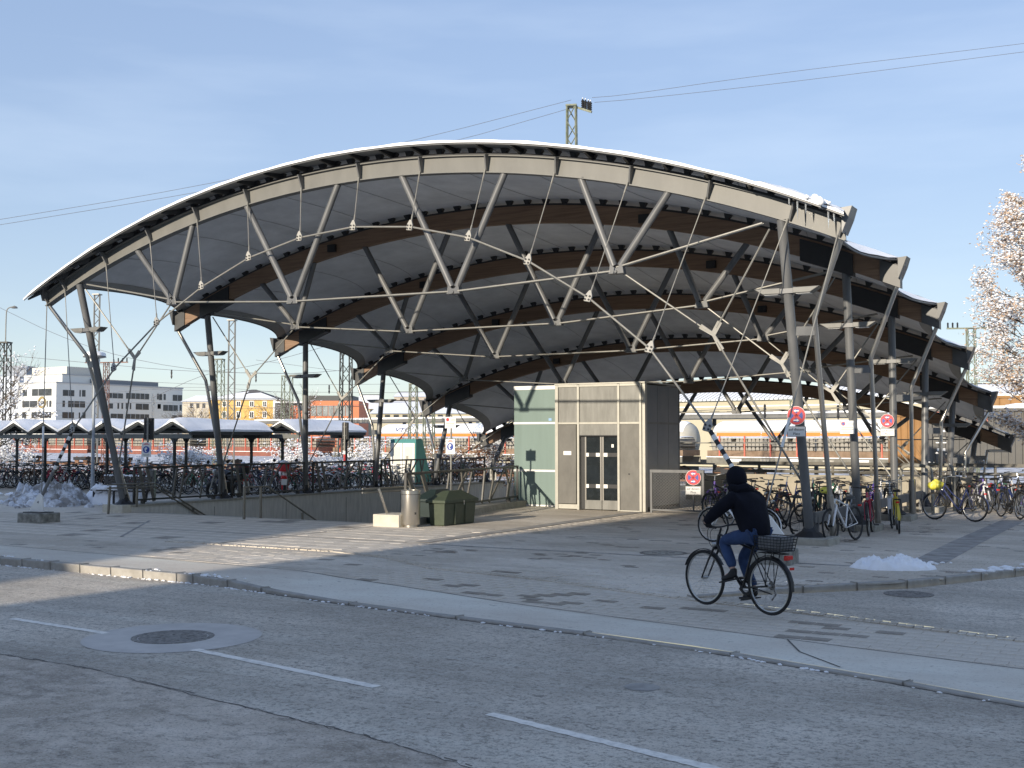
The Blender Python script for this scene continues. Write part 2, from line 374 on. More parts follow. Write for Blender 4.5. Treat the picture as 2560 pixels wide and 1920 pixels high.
pave(plaza, 12.75, 19.6, cob_v, cst(.1), .24, .16, M_pav, 0, ang=0)
pave(plaza, 12.75, 19.6, cst(.1), cst(7.1), .24, .16, M_pav)
pave(plaza, 19.6, 23.9, lambda u: pl([(a, b) for a, b in KR[:7]])(u)+.12, cst(9), .24, .16, M_pav)
pave(plaza, -13, 12.1, cob_v, cst(.05), .5, .5, M_slab, 300, name='paving_slab', near=(12, -5))
cb = MB(); R_ = random.Random(3)
u = 8.
while u < 26:
    for r in (0, 1):
        v = cob_v(u)-.06-.1*r; cb.box((u+R_.uniform(-.01, .01), v, gz(u, v)-.01+R_.uniform(-.006, .006)), (.085, .085, .04), R_.uniform(-.2, .2))
    u += .1
cb.build('cobble_row', M_pav, band, kind='stuff')
bb = MB()
def ribbon(b, pts, w, dz=.003):
    pts = [Vector((p[0], p[1], 0)) for p in pts]
    for p, q in zip(pts, pts[1:]):
        n = (q-p).normalized(); n = Vector((-n.y, n.x, 0))*w/2
        b.quad(*[(r.x, r.y, gz(r.x, r.y)+dz) for r in (p-n, q-n, q+n, p+n)])
ribbon(bb, [(12.42, -3.5), (12.42, 0), (12.35, 7.1)], .34); bb.build('paving_border', M_band, plaza)
bb = MB(); ribbon(bb, [(12.6, -3.75), (14, -3.8), (16.2, -3.72), (19, -3.6), (21.4, -3.5)], .10); bb.build('paving_border', M_band, plaza)
bb = MB(); ribbon(bb, [(21.75, -2.4), (21.7, 2), (21.75, 9)], .55); bb.build('paving_border', M_band, plaza)
for pts in ([(-6, -4.6), (2, -3.9), (7, -3.75), (12.2, -3.7)], [(0.5, -2.6), (0.2, -.9)], [(6.3, -5.6), (3.2, -2.0)], [(9.1, -5.6), (9.2, -.8)]):
    bb = MB(); ribbon(bb, pts, .07); bb.build('paving_border', M_band, plaza)
for sgn, pts in ((0, [(u, joint_v(u)) for u in (-14, -5, 0, 5.8, 9, 13.6, 14.7, 16, 17.85, 20.2, 22, 24.1, 28)]),):
    bb = MB(); ribbon(bb, pts, .022, .004); bb.build('joint_line', M_joint, walk)
bb = MB(); ribbon(bb, [(21.75, joint_v(21.75)-.02), (22.05, -10.8), (22.6, kerb_v(22.6)+.2)], .02, .004); bb.build('crack', M_joint, walk)
# kerb stones
R_ = random.Random(5)
def kerb_run(name, pts, step, top, depth, w, m, parent):
    P = [Vector(p) for p in pts]; d = 0; acc = [0]
    for a, b in zip(P, P[1:]): acc.append(acc[-1]+(b-a).length)
    def at(s):
        for i in range(len(P)-1):
            if s <= acc[i+1]: return P[i].lerp(P[i+1], (s-acc[i])/(acc[i+1]-acc[i]))
        return P[-1]
    s = 0
    while s < acc[-1]-.3:
        e = min(s+step, acc[-1]); a, b = at(s+.008), at(e-.008); za, zb = top(a.x, a.y), top(b.x, b.y)
        n = (b-a).normalized(); n = Vector((-n.y, n.x))*w
        k = MB(); j = R_.uniform(-.004, .004); vs = []
        for p, zt in ((a, za), (b, zb)):
            vs += [(p.x, p.y, -.2), (p.x+n.x, p.y+n.y, -.2), (p.x+n.x, p.y+n.y, zt+j), (p.x, p.y, zt+j)]
        k._a(vs, [[0, 1, 2, 3][::-1], [4, 5, 6, 7], [0, 4, 7, 3][::-1], [3, 7, 6, 2][::-1], [2, 6, 5, 1][::-1]]); k.build(name, m, parent, bevel=.015)
        s = e
kerb = bpy.data.objects.new('kerb', None); COL.objects.link(kerb); kerb['kind'] = 'structure'
M_kerb = mat('kerb_stone', (.29, .268, .232), .85, scale=6, col2=(.40, .375, .335), bump=.3)
kerb_run('kerb_stone', [(u, kerb_v(u)) for u in (-14, -5, 2, 7.9, 10, 12.6)], .75, lambda u, v: .006, .2, .15, M_kerb, kerb)
kerb_run('kerb_stone', [(12.6, kerb_v(12.6)), (13.4, kerb_v(13.4)), (14.2, kerb_v(14.2))], .8, lambda u, v: gz(u, kerb_v(u))+.004, .2, .13, M_kerb, kerb)
kerb_run('kerb_stone', [(u, kerb_v(u)) for u in (14.2, 15.8, 18.5, 20.7, 22.8, 24.3, 27)], 1.85, lambda u, v: gz(u, kerb_v(u))+.003, .2, .125, M_kerb, kerb)
kerb_run('kerb_stone', [(a, b) for a, b in KR[:7]], .85, lambda u, v: gz(u, v)+.012, .2, .14, M_kerb, kerb)
bb = MB(); RR = random.Random(6); uu = [14.0+.12*i for i in range(110)]
for p, q in zip(uu, uu[1:]):
    w = RR.uniform(.012, .04); bb.quad((p, kerb_v(p)-w, -.1165), (q, kerb_v(q)-RR.uniform(.012, .04), -.1165), (q, kerb_v(q)+.01, -.1165), (p, kerb_v(p)+.01, -.1165))
bb.build('road_edge_joint', M_joint, road)  # ragged dark joint line along the foot of the low kerb
# road markings, manholes, crack
for i, (a, b) in enumerate((((9.7, -13.0), (11.5, -13.12)), ((13.2, -13.29), (15.03, -13.44)), ((16.6, -13.66), (19.3, -14.16)), ((20.65, -14.5), (22.9, -15.1)))):
    m = MB(); a, b = Vector(a), Vector(b); n = (b-a).normalized(); n = Vector((-n.y, n.x))*.055; N = 40; RR = random.Random(i)
    for k in range(N):
        p, q = a.lerp(b, k/N), a.lerp(b, (k+1)/N)
        if k == 0: w0 = RR.uniform(.85, 1.1)
        w1 = RR.uniform(.8, 1.12)
        m.quad((p.x-n.x*w0, p.y-n.y*w0, -.116), (q.x-n.x*w1, q.y-n.y*w1, -.116), (q.x+n.x*w1, q.y+n.y*w1, -.116), (p.x+n.x*w0, p.y+n.y*w0, -.116)); w0 = w1
    m.build('lane_marking', M_paint, road)
oa = MB(); oc = [(-10, -14.1), (9, -14.4), (12, -14.6), (15.08, -14.82), (16.5, -14.88), (18.76, -15.29), (20.17, -15.53), (21.4, -15.85), (23.5, -16.5), (40, -24)]
for p, q in zip(oc, oc[1:]): oa.quad((p[0], -24.1, -.1185), (q[0], -24.1, -.1185), (q[0], q[1], -.1185), (p[0], p[1], -.1185))
oa.build('old_asphalt', M_road2, road)
ck = MB(); RR = random.Random(4)
base = [(9, -14.4), (12, -14.6), (15.08, -14.82), (16.5, -14.88), (18.76, -15.29), (20.17, -15.53), (21.4, -15.85), (22.5, -16.2)]
for br in range(3):
    pts = []
    for a, b in zip(base, base[1:]):
        for k in range(14):
            t = k/14; pts.append((lerp(a[0], b[0], t)+RR.uniform(-.02, .02), lerp(a[1], b[1], t)+RR.uniform(-.022, .022)+br*.02-(.02 if br else 0)))
    for p, q in zip(pts, pts[1:]):
        if br and RR.random() < .55: continue
        w = RR.uniform(.002, .009); ck.quad((p[0], p[1]-w, -.1155-br*.0006), (q[0], q[1]-w, -.1155-br*.0006), (q[0], q[1]+w, -.1155-br*.0006), (p[0], p[1]+w, -.1155-br*.0006))
ck.build('crack', M_joint, road)
def disc(b, c, r, n=40, jr=0): b._a([(c[0]+r*cos(2*pi*k/n), c[1]+r*sin(2*pi*k/n), c[2]) for k in range(n)], [list(range(n))])
b = MB(); disc(b, (15.85, -13.24, -.1165), .95); b.build('asphalt_patch', mat('patch_asphalt', (.535, .50, .455), .85, var=.10, scale=3, bump=.4, bscale=90), road)
def manhole(u, v, z, r, label, inner):
    t = thing('manhole_cover', label, 'manhole cover', (u, v, z))
    f = MB().lathe([(r, 0), (r, .006), (r*.86, .006), (r*.85, 0)], n=40); f.build('frame', M_iron, t)
    l = MB().lathe([(r*.83, -.002), (r*.83, .004), (r*.70, .005), (r*.68, .002), (r*.62, .002), (r*.60, .005), (0.001, .005)], n=40)
    l.build('lid', inner, t)
    for k in range(8): MB().box((r*.4*cos(k*pi/4), r*.4*sin(k*pi/4), .006), (r*.22, .03, .006), k*pi/4).build('rib', M_iron, t)
manhole(15.85, -13.24, -.118, .44, 'cast iron manhole cover in the road beside the lane dashes', M_iron)
manhole(17.38, -3.14, .002, .42, 'round manhole cover with a pale concrete lid on the plaza paving', M_conc)
manhole(22.15, -5.95, -.076, .33, 'dark drain cover in the side street against the kerb', M_iron)
b = MB(); disc(b, (21.3, -13.0, -.1165), .16, 14); b.build('asphalt_patch', M_band, road)
# snow heap, dirty pile, kerb snow
def lumps(seed, n, ext, h, r0, r1, sub=2):
    rr = random.Random(seed); bm = bmesh.new()
    for _ in range(n):
        x, y = rr.gauss(0, .42), rr.gauss(0, .42); d = min(1, hypot(x, y)); z = h*(1-d)**1.0*rr.uniform(.35, 1)
        r = rr.uniform(r0, r1)
        M = Matrix.Translation((x*ext[0], y*ext[1], z-r*.35)) @ Matrix.Rotation(rr.uniform(0, 6), 4, Vector((rr.random(), rr.random(), rr.random())).normalized()) @ Matrix.Diagonal((r*rr.uniform(.8, 1.4), r*rr.uniform(.8, 1.3), r*rr.uniform(.6, 1), 1))
        q = bmesh.ops.create_icosphere(bm, subdivisions=sub, radius=1, matrix=M)
        for v in q['verts']: v.co += Vector((rr.uniform(-1, 1), rr.uniform(-1, 1), rr.uniform(-1, 1)))*r*.10
    me = bpy.data.meshes.new('lumps'); bm.to_mesh(me); bm.free(); return me
def smooth(me):
    me.polygons.foreach_set('use_smooth', [True]*len(me.polygons)); return me
def heap(seed, rx, ry, h, sharp, n=70, rough=.5):
    def fn(a, b_):
        x, y = (a*2-1), (b_*2-1); q = atan2(y, x); p3 = Vector((x*rx*1.3+seed*3.1, y*ry*1.3, seed))
        edge = .80+.22*mno.noise(Vector((cos(q)*1.6+seed, sin(q)*1.6, 3.3))); d = hypot(x, y)/edge
        f = min(1, max(0, 1-d*d)*1.7)**.7; nz = mno.fractal(p3*sharp, .9, 2.1, 5); rg = 1-abs(mno.noise(p3*sharp*1.7))
        z = h*f*(.40+rough*nz*.75+.55*rg*rg*(1-.35*d))-.02*(d > .97)-(.05 if d > 1.02 else 0)
        return (x*rx, y*ry, z)
    return MB().grid(fn, n, n)
heap(2, .80, .46, .19, 4.2, 90, rough=.6).build('snow_heap', M_snow, None, smooth=True, loc=(21.45, -3.55, 0), label='small heap of clean white snow on the paving near the side street kerb', cat='snow heap').rotation_euler = (0, 0, .35)
heap(5, 2.2, 1.35, .56, 1.9, 110, .9).build('snow_pile', M_dsnow, None, smooth=True, loc=(-5.15, 1.6, 0), label='large dirty grey pile of cleared snow beside the bench', cat='snow pile').rotation_euler = (0, 0, -.35)
heap(9, 1.7, 1.0, .62, 1.4, 60, .5).build('snow_pile', M_snow, None, smooth=True, loc=(-3.7, 2.9, 0), label='cleaner white snow bank between the dirty pile and the bench', cat='snow pile')
me = lumps(13, 260, (1.8, 1.1), .70, .07, .21, 1); me.materials.append(M_dsnow)
link('snow_chunks', me, None, loc=(-5.15, 1.45, .02), rot=(0, 0, -.35), kind='stuff')
cl = bmesh.new(); rr = random.Random(9)
def clump(u, v, z, r):
    q = bmesh.ops.create_icosphere(cl, subdivisions=1, radius=1, matrix=Matrix.Translation((u, v, z)) @ Matrix.Diagonal((r*rr.uniform(.8, 2.2), r, r*.6, 1)))
    for x in q['verts']: x.co += Vector((rr.uniform(-1, 1), rr.uniform(-1, 1), rr.uniform(-.5, 1)))*r*.25
for _ in range(170):
    u = rr.choice((rr.uniform(6.5, 9.2), rr.uniform(11, 14.3), rr.uniform(5, 14.3))); clump(u, kerb_v(u)-rr.uniform(.01, .07), -.115, rr.uniform(.006, .024))
for _ in range(45):
    u = rr.choice((rr.uniform(5.5, 9), rr.uniform(11.5, 13.6))); clump(u, kerb_v(u)+rr.uniform(.02, .22), .004, rr.uniform(.008, .03))
for _ in range(70): 
    u = rr.uniform(14.5, 24); clump(u, kerb_v(u)-rr.uniform(.0, .06), -.112, rr.uniform(.008, .022))
for _ in range(60):
    v = rr.uniform(-3.6, 1.5); clump(krU(v)-rr.uniform(.05, .35), v, .01, rr.uniform(.02, .06))
for _ in range(10): clump(21.9+rr.gauss(0, .15), -2.5+rr.gauss(0, .15), .01, rr.uniform(.015, .04))
for _ in range(60): clump(rr.uniform(-14.5, -7.6), 4.4+rr.gauss(0, .12), .02, rr.uniform(.05, .14))
me = bpy.data.meshes.new('snow_clumps'); cl.to_mesh(me); cl.free(); smooth(me); me.materials.append(M_snow)
link('snow_clumps', me, kind='stuff')
# ------------------------------------------------------------------ houses across the road, behind the camera (they throw the shade over the square)
def house(name, label, prof, y0, y1, m, wx):
    t = thing(name, label, 'building', (0, 0, 0))
    b = MB(); n = len(prof)
    b._a([(x, y0, z) for x, z in prof]+[(x, y1, z) for x, z in prof], [list(range(n)), list(range(n, 2*n))[::-1]]+[[i, i+n, (i+1) % n+n, (i+1) % n] for i in range(n)])
    b.build('wall', m, t)
    for x in wx:
        for z in (2.2, 5.2, 8.2): MB().box((x, y1, z), (1.3, .12, 1.7)).build('window', M_glass, t)
M_plast = mat('plaster_warm', (.45, .40, .32), .85, var=.06)
house('street_house', 'plastered house across the road with a steep roof slope beside the gap', [(-40, -.12), (7.4, -.12), (7.4, 10.2), (5.95, 12), (4.3, 13.7), (3.2, 16.6), (1.8, 18.2), (-40, 18.2)], -72, -58, M_plast, [x*3.2-36 for x in range(13)])
house('street_house', 'flat roofed house across the road to the right of the gap', [(8.75, -.12), (70, -.12), (70, 16.2), (8.75, 16.2)], -72, -58, M_plast, [x*3.4+11 for x in range(17)])
# ================================================================== STATION CANOPY
canopy = thing('station_canopy', 'large arched membrane canopy with a steel front girder over the station stairs', 'canopy')
LC = 19.13
VB = [0, 3.83, 7.66, 11.49, 15.32, 19.15]
VT = [-1.62, 3.06, 7.6, 12.0, 16.5, 20.9]
ZC = [7.88, 7.56, 7.05, 6.25, 5.16, 3.84]
RA, UC = 26.6, 9.45
M_shoe = mat('steel_paint_shaded', (.075, .074, .07), .45, var=.12)  # canopy steel colour darkened to paint in the shade on beam shoes
U0, U1 = -1.25, 20.3
DB = [.38, .44, .44, .44, .44, .44]
def zb(k, u): return ZC[k]-(RA-sqrt(RA*RA-(u-UC)**2))
def zt(k, u): return zb(k, u)+DB[k]
def zr(k, u): return zt(k, u)+(.16 if k == 0 else .17)
def tang(u): return -math.asin((u-UC)/RA)      # slope angle in the u-z plane
def eave(u): return 8.405-(24.9-sqrt(24.9**2-(u-9.6)**2))
VE = -2.14
us_arc = [lerp(U0, U1, i/48) for i in range(49)]
def arcbox(b, k, ua, ub, lo, hi, v, th, n=48):
    for i in range(n):
        a, c = lerp(ua, ub, i/n), lerp(ua, ub, (i+1)/n); P = []
        for u in (a, c):
            z = zb(k, u); P += [(u, v-th/2, z+lo), (u, v+th/2, z+lo), (u, v+th/2, z+hi), (u, v-th/2, z+hi)]
        fs = [[0, 4, 5, 1], [1, 5, 6, 2], [2, 6, 7, 3], [3, 7, 4, 0]]
        if i == 0: fs.append([0, 1, 2, 3])
        if i == n-1: fs.append([7, 6, 5, 4])
        b._a(P, fs)
for k in range(6):
    v = VT[k]; b = MB()
    if k == 0:
        arcbox(b, 0, U0, U1, .02, .36, v, .04); arcbox(b, 0, U0, U1, 0, .022, v, .20); arcbox(b, 0, U0, U1, .358, .38, v, .20)
        gir = b.build('front_girder', M_steelb, canopy)
    else:
        arcbox(b, k, U0+.42, U1-.42, 0, DB[k], v, .18); gir = b.build('arch_beam', M_wood, canopy)
        for ua, ub in ((U0, U0+.42), (U1-.42, U1)):
            b = MB(); arcbox(b, k, ua, ub, .0 if ua > 5 else .0, DB[k]+.02, v, .24, 6); b.build('beam_shoe', M_shoe, canopy)
        for u in (.40, LC-.40):     # dark haunch plates round the column heads
            b = MB(); arcbox(b, k, u-.58, u+.58, -.10, DB[k]-.05, v, .26, 8); b.build('column_head', M_dark, canopy)
    b = MB(); arcbox(b, k, U0-.02, U1+.02, DB[k], DB[k]+.05, v, .16); b.build('purlin_rail', M_dark, canopy)
# stiffeners of the front girder, and hanger rods
RR_ = 26.63; STU = [min(U1-.12, max(U0+.10, 9.28+RR_*math.sin(.006+(i-7)*.0632))) for i in range(15)]
tm = MB(); tm._a([(-.016, -.02, 0), (.016, -.02, 0), (.016, -.20, .36), (-.016, -.20, .36), (-.016, -.02, .40), (.016, -.02, .40), (.016, -.06, 0), (-.016, -.06, 0)], [[0, 1, 6, 7], [7, 6, 2, 3], [3, 2, 5, 4], [0, 7, 3, 4], [1, 5, 2, 6]]); tm = tm.mesh('stiffener', M_steel)
for u in STU: link('stiffener', tm, canopy, loc=(u, VT[0]-.03, zb(0, u)), rot=(0, -tang(u)*1.0, 0))
# teeth between beam and roof
tooth = MB(); tooth._a([(-.045, -.05, 0), (.045, -.05, 0), (.045, .05, 0), (-.045, .05, 0), (-.11, -.06, .14), (.11, -.06, .14), (.11, .06, .14), (-.11, .06, .14)],
    [[0, 3, 2, 1], [4, 5, 6, 7], [0, 1, 5, 4], [1, 2, 6, 5], [2, 3, 7, 6], [3, 0, 4, 7]]); tooth = tooth.mesh('purlin_bracket', M_dark)
for k in range(6):
    n = 52 if k == 0 else 40
    for i in range(n+1):
        u = lerp(U0+.15, U1-.15, i/n); link('purlin_bracket', tooth, canopy, loc=(u, VT[k], zt(k, u)+.045), rot=(0, -tang(u), 0))
for i in range(27):       # cantilevered eave ribs
    u = lerp(U0+.1, U1-.1, i/26); ue = lerp(U0-.22, U1+.04, i/26); b = MB(); z0, z1 = zt(0, u), eave(ue)
    b._a([(u-.03, VT[0], z0+.02), (u+.03, VT[0], z0+.02), (u+.03, VT[0], z0+.20), (u-.03, VT[0], z0+.20), (ue-.025, VE+.06, z1-.035), (ue+.025, VE+.06, z1-.035), (ue+.025, VE+.06, z1+.01), (ue-.025, VE+.06, z1+.01)],
         [[0, 1, 2, 3], [7, 6, 5, 4], [0, 4, 5, 1], [1, 5, 6, 2], [2, 6, 7, 3], [3, 7, 4, 0]]); b.build('eave_rib', M_dark, canopy)
# roof membrane
M_mseam = mat('membrane_seam', (.45, .45, .46), .8)
def edge(k, s, side):
    e = (1.0 if side == 0 else .5)*4*s*(1-s)
    return (U0+.03+e) if side == 0 else (U1-.03-e)
def roofpt(k, t, s, dz=0):
    u = lerp(edge(k, s, 0), edge(k, s, 1), t); z = lerp(zr(k, u), zr(k+1, u), s)
    edge_f = max(0, 1-min(t, 1-t)/.10)
    z -= (.14+.22*edge_f**2)*4*s*(1-s)
    return Vector((u, lerp(VT[k], VT[k+1], s), z+dz))
def eavept(t, s, dz=0):
    u = lerp(lerp(U0+.03, U0-.32, s), lerp(U1-.03, U1+.10, s), t)
    return Vector((u, lerp(VT[0], VE, s), lerp(zr(0, u), eave(u)+.02, s)+dz))
for k in range(5):
    MB().grid(lambda t, s: roofpt(k, t, s), 60, 10).build('roof_membrane', M_fab, canopy, smooth=True)
    rr = random.Random(k)
    b = MB().grid(lambda t, s: roofpt(k, t, s, .03+.05*(1-abs(2*s-1)**3)*min(1, 12*t, 12*(1-t))+rr.uniform(0, .02)), 90, 12)
    b.build('roof_snow', M_snow, canopy, smooth=True)
    for side in (0, 1):          # edge band
        MB().grid(lambda t, s: roofpt(k, (t*.016) if side == 0 else 1-t*.016, s, -.012), 1, 16).build('membrane_edge', M_fabe, canopy, smooth=True)
        MB().tube([roofpt(k, side, i/16, -.01) for i in range(17)], .022, 6).build('edge_cable', M_steel, canopy, smooth=True)
for k in range(5):
    for i in range(1, 12):
        MB().tube([roofpt(k, i/12+.02*(j/8-.5), j/8, -.012) for j in range(9)], .007, 4).build('membrane_seam', M_mseam, canopy)
MB().grid(lambda t, s: eavept(t, s), 80, 3).build('eave_soffit', M_soff, canopy, smooth=True)
rr = random.Random(77)
def esn(t, s):
    p = eavept(t, min(s, 1), .02); h = .034+.014*sin(t*37)*sin(t*91)
    if t > .93: h += .05*rr.random()
    if s > .86: h *= .9
    p.z += h*min(1, 40*t+.3, 40*(1-t)+.3); p.y -= .02*(s > .86); return p
b = MB().grid(esn, 150, 6)
b.grid(lambda t, s: (lambda top, low: low.lerp(top, 1-s))(esn(t, 1)+Vector((0, -.012, 0)), eavept(t, 1, -.005)+Vector((0, -.035, 0))), 150, 2)
b.build('eave_snow', M_snow, canopy, smooth=True)
b = MB().grid(lambda t, s: eavept(t, 1, lerp(-.035, .0, s))+Vector((0, -.004, 0)), 60, 1); b.build('eave_trim', M_steel, canopy)
ic = MB()
for u, l in ((19.55, .35), (19.7, .2), (20.1, .3), (20.2, .18), (19.4, .15)): ic.lathe([(.02, 0), (.012, -l*.6), (.001, -l)], (u, VE+.1, eave(u)-.02), 6)
ic.build('icicle', mat('ice', (.7, .75, .8), .1, trans=.7), canopy)
# gutter boxes at the right ends with snow
for k in range(6):
    for u, sg in ((U0, -1), (U1, 1)):
        b = MB(); z = zt(k, u); y0 = VT[k]
        b._a([(u-.02*sg, y0-.22, z-.25), (u-.02*sg, y0+.22, z-.25), (u+.10*sg, y0+.2, z+.02), (u+.10*sg, y0-.2, z+.02), (u-.02*sg, y0-.22, z+.2), (u-.02*sg, y0+.22, z+.2), (u+.16*sg, y0+.2, z+.22), (u+.16*sg, y0-.2, z+.22)],
            [[0, 1, 2, 3], [4, 7, 6, 5], [0, 3, 7, 4], [1, 5, 6, 2], [2, 6, 7, 3], [0, 4, 5, 1]]); b.build('gutter_head', M_steel if k == 0 else M_shoe, canopy)
me = smooth(lumps(21, 14, (.45, .25), .07, .03, .075)); me.materials.append(M_snow); link('roof_snow', me, canopy, loc=(19.9, VT[0]-.4, zr(0, 19.9)+.0), rot=(0, .38, 0))
# columns, feet, struts, nodes, rods, braces
M_clamp = mat('clamp_paint', (.36, .345, .31), .5, var=.08)
NU = [3.5, 7.45, 11.95, 15.8]; ND = [.62, .75, .8, .65]
TU = [2.2, 4.15, 5.95, 8.75, 10.55, 13.2, 15.0, 16.9]
NZ = [[5.50, 5.29, 5.24, 5.40], [5.26, 4.96, 4.95, 5.18], [4.87, 4.55, 4.57, 4.73], [4.14, 3.9, 3.88, 4.1], [3.1, 2.99, 2.99, 3.1], [1.95, 1.89, 1.89, 1.95]]
def star(c, arms, w=.05, th=.03, n=None):
    """flat gusset in the plane of the arms"""
    b = MB(); c = Vector(c)
    A = [Vector(a) for a in arms]; nrm = Vector(n) if n else (A[0].cross(A[1])).normalized()
    ang = sorted(range(len(A)), key=lambda i: atan2(A[i].dot(A[0].normalized().cross(nrm)), A[i].dot(A[0].normalized())))
    poly = []
    for i, j in zip(ang, ang[1:]+ang[:1]):
        d = A[i].normalized(); s = d.cross(nrm)*w
        poly += [c+A[i]-s, c+A[i]+s]
        poly.append(c+(A[i]+A[j])*.16)
    m = len(poly); vs = [p-nrm*th/2 for p in poly]+[p+nrm*th/2 for p in poly]
    fs = [[i, (i+1) % m, m+(i+1) % m, m+i] for i in range(m)]
    vs += [c-nrm*th/2, c+nrm*th/2]
    fs += [[(i+1) % m, i, 2*m] for i in range(m)]+[[m+i, m+(i+1) % m, 2*m+1] for i in range(m)]
    return b._a(vs, fs)
footm = MB(); footm.lathe([(.10, .30), (.105, .22), (.16, .12), (.31, .02), (.32, 0)], n=12); footm = footm.mesh('column_foot', M_dark)
for k in range(6):
    v, vb = VT[k], VB[k]
    for u, sg in ((0., -1), (LC, 1)):
        base = Vector((u, vb, .20 if sg < 0 else .15)); top = Vector((u, v, zb(k, u)+.02))
        MB().tube([base, top], .092, 14).build('column', M_steel, canopy, smooth=True)
        link('column_foot', footm, canopy, loc=(base.x, base.y, base.z-.02), rot=(0, 0, .5))
        if sg > 0: MB().box((u, vb, .055), (.95, .85, .17)).build('column_pad', M_conc, canopy, bevel=.02)
        # downpipe with kink and link plate
        tp = Vector((U0+.06 if sg < 0 else U1-.08, v, zb(k, U0+.06)-.02))
        kz = 4.3-.0 if k == 0 else max(1.6, zb(k, U0)-1.5); kt = (kz-.2)/(zb(k, u)-.2)
        kp = Vector((u+sg*.42, lerp(vb, v, kt)+.12, kz)); bp_ = Vector((u+sg*.42 - sg*.1, vb+.55, .0))
        pts = [tp, kp.lerp(tp, .06), kp, kp.lerp(bp_, .06), bp_]
        MB().tube(pts, .05, 10).build('downpipe', M_stain, canopy, smooth=True)
        cz = kz-.25; ct = (cz-.2)/(zb(k, u)-.2)
        MB().beam((u+sg*.06, lerp(vb, v, ct), cz), (u+sg*.40, lerp(vb, v, ct)+.12, cz), .05, .17).build('pipe_bracket', M_steel, canopy)
        if sg > 0: MB().tube([bp_, bp_.lerp(kp, .22 if k != 2 else .3)], .07 if k != 2 else .09, 12).build('pipe_sleeve', M_stain, canopy, smooth=True)
        # Y brace
        zc = zb(k, u); yn = Vector((u-sg*1.55, lerp(v, vb, .34), zc-2.0 if k < 3 else zc-1.75+.12*(k-3)))
        n1 = Vector((NU[0 if sg < 0 else 3], v, NZ[k][0 if sg < 0 else 3]))
        hp = Vector((u-sg*.22, v, zc-.12)); lo = Vector((u-sg*.06, lerp(vb, v, .17), lerp(.2, zc, .17)))
        lo2 = lo
        for i, q in enumerate((hp, n1, lo2)):
            d = (q-yn); MB().tube([yn+d.normalized()*.16, q-d.normalized()*(.12 if i == 1 else .02)], .019 if i < 2 else .021, 6).build('brace_rod', M_rod, canopy, smooth=True)
        star(yn, [(hp-yn).normalized()*.30, (n1-yn).normalized()*.30, (lo2-yn).normalized()*.34], .05).build('brace_plate', M_clamp, canopy)
        # tie from column head to first node
        for dy in (-.05, .05):
            MB().tube([(u-sg*.35, v+dy, zc-.02), (n1.x-(.0), v+dy, n1.z+.03)], .02, 6).build('tie_rod', M_rod, canopy, smooth=True)
    for i in range(4):
        n = Vector((NU[i], v, NZ[k][i]))
        for j in (2*i, 2*i+1):
            MB().tube([n+Vector((.07 if j % 2 else -.07, 0, .06)), (TU[j], v, zb(k, TU[j])+.01)], .075, 12).build('strut', M_steel, canopy, smooth=True)
        b = MB(); b.prism([(-.17, -.10), (.17, -.10), (.13, .12), (.03, .02), (-.03, .02), (-.13, .12)], .14, R=facing((0, -1, 0)), c=(n.x, n.y+.07, n.z)); b.tube([(n.x, n.y-.10, n.z-.06), (n.x, n.y+.10, n.z-.06)], .035, 8)
        b.build('cast_node', M_steel, canopy, bevel=.012)
        if i < 3:
            m = Vector((NU[i+1], v, NZ[k][i+1]))
            for dy in (-.055, .055):
                MB().tube([n+Vector((.12, dy, -.04)), m+Vector((-.12, dy, -.04))], .021, 6).build('tie_rod', M_rod, canopy, smooth=True)
    if k:     # dark lamp boxes on the timber arches
        for u in (4.9, 14.4): MB().box((u, v-.13, zb(k, u)+.2), (.26, .12, .2)).build('junction_box', M_blk, canopy)
# front cable with clamps, hangers, anchors
CL = [(182, 1075), (286, 921), (393, 807), (505, 717), (623, 644), (750, 594), (884, 567), (1026, 567), (1172, 594), (1321, 653), (1472, 745), (1625, 872), (1770, 1068)]
def on_cable_plane(x, y, sl_=.30, v00=-3.75):
    d = _ray(x, y); return C0+d*((v00+(C0.z-.3)*sl_-C0.y)/(d.y-sl_*d.z))
CP = [on_cable_plane(*p) for p in CL]
AN = [Vector((1.27, -3.75, .46)), Vector((19.5, -3.73, .58))]
chain = [AN[0]]+CP+[AN[1]]
for i, (a, b_) in enumerate(zip(chain, chain[1:])):
    if i in (0, len(chain)-2):
        # lowest lengths: black and white warning sleeves
        lo, hi = (a, b_) if i == 0 else (b_, a)
        MB().tube([lo, hi], .03, 8).build('main_cable', M_rod, canopy, smooth=True)
        MB().tube([lo, lo.lerp(hi, .42)], .04, 8).build('cable_sleeve', M_steel, canopy, smooth=True)
        for q in range(5): MB().tube([lo.lerp(hi, .46+.1*q), lo.lerp(hi, .51+.1*q)], .042, 8).build('cable_stripe', M_white if q % 2 == 0 or 1 else M_blk, canopy, smooth=True)
        for q in range(5): MB().tube([lo.lerp(hi, .51+.1*q), lo.lerp(hi, .56+.1*q)], .040, 8).build('cable_stripe', M_blk, canopy, smooth=True)
    else: MB().tube([a, b_], .021, 8).build('main_cable', M_rod, canopy, smooth=True)
boltm = MB().lathe([(.02, 0), (.02, .02), (.001, .022)], n=8).mesh('bolt', M_dark)
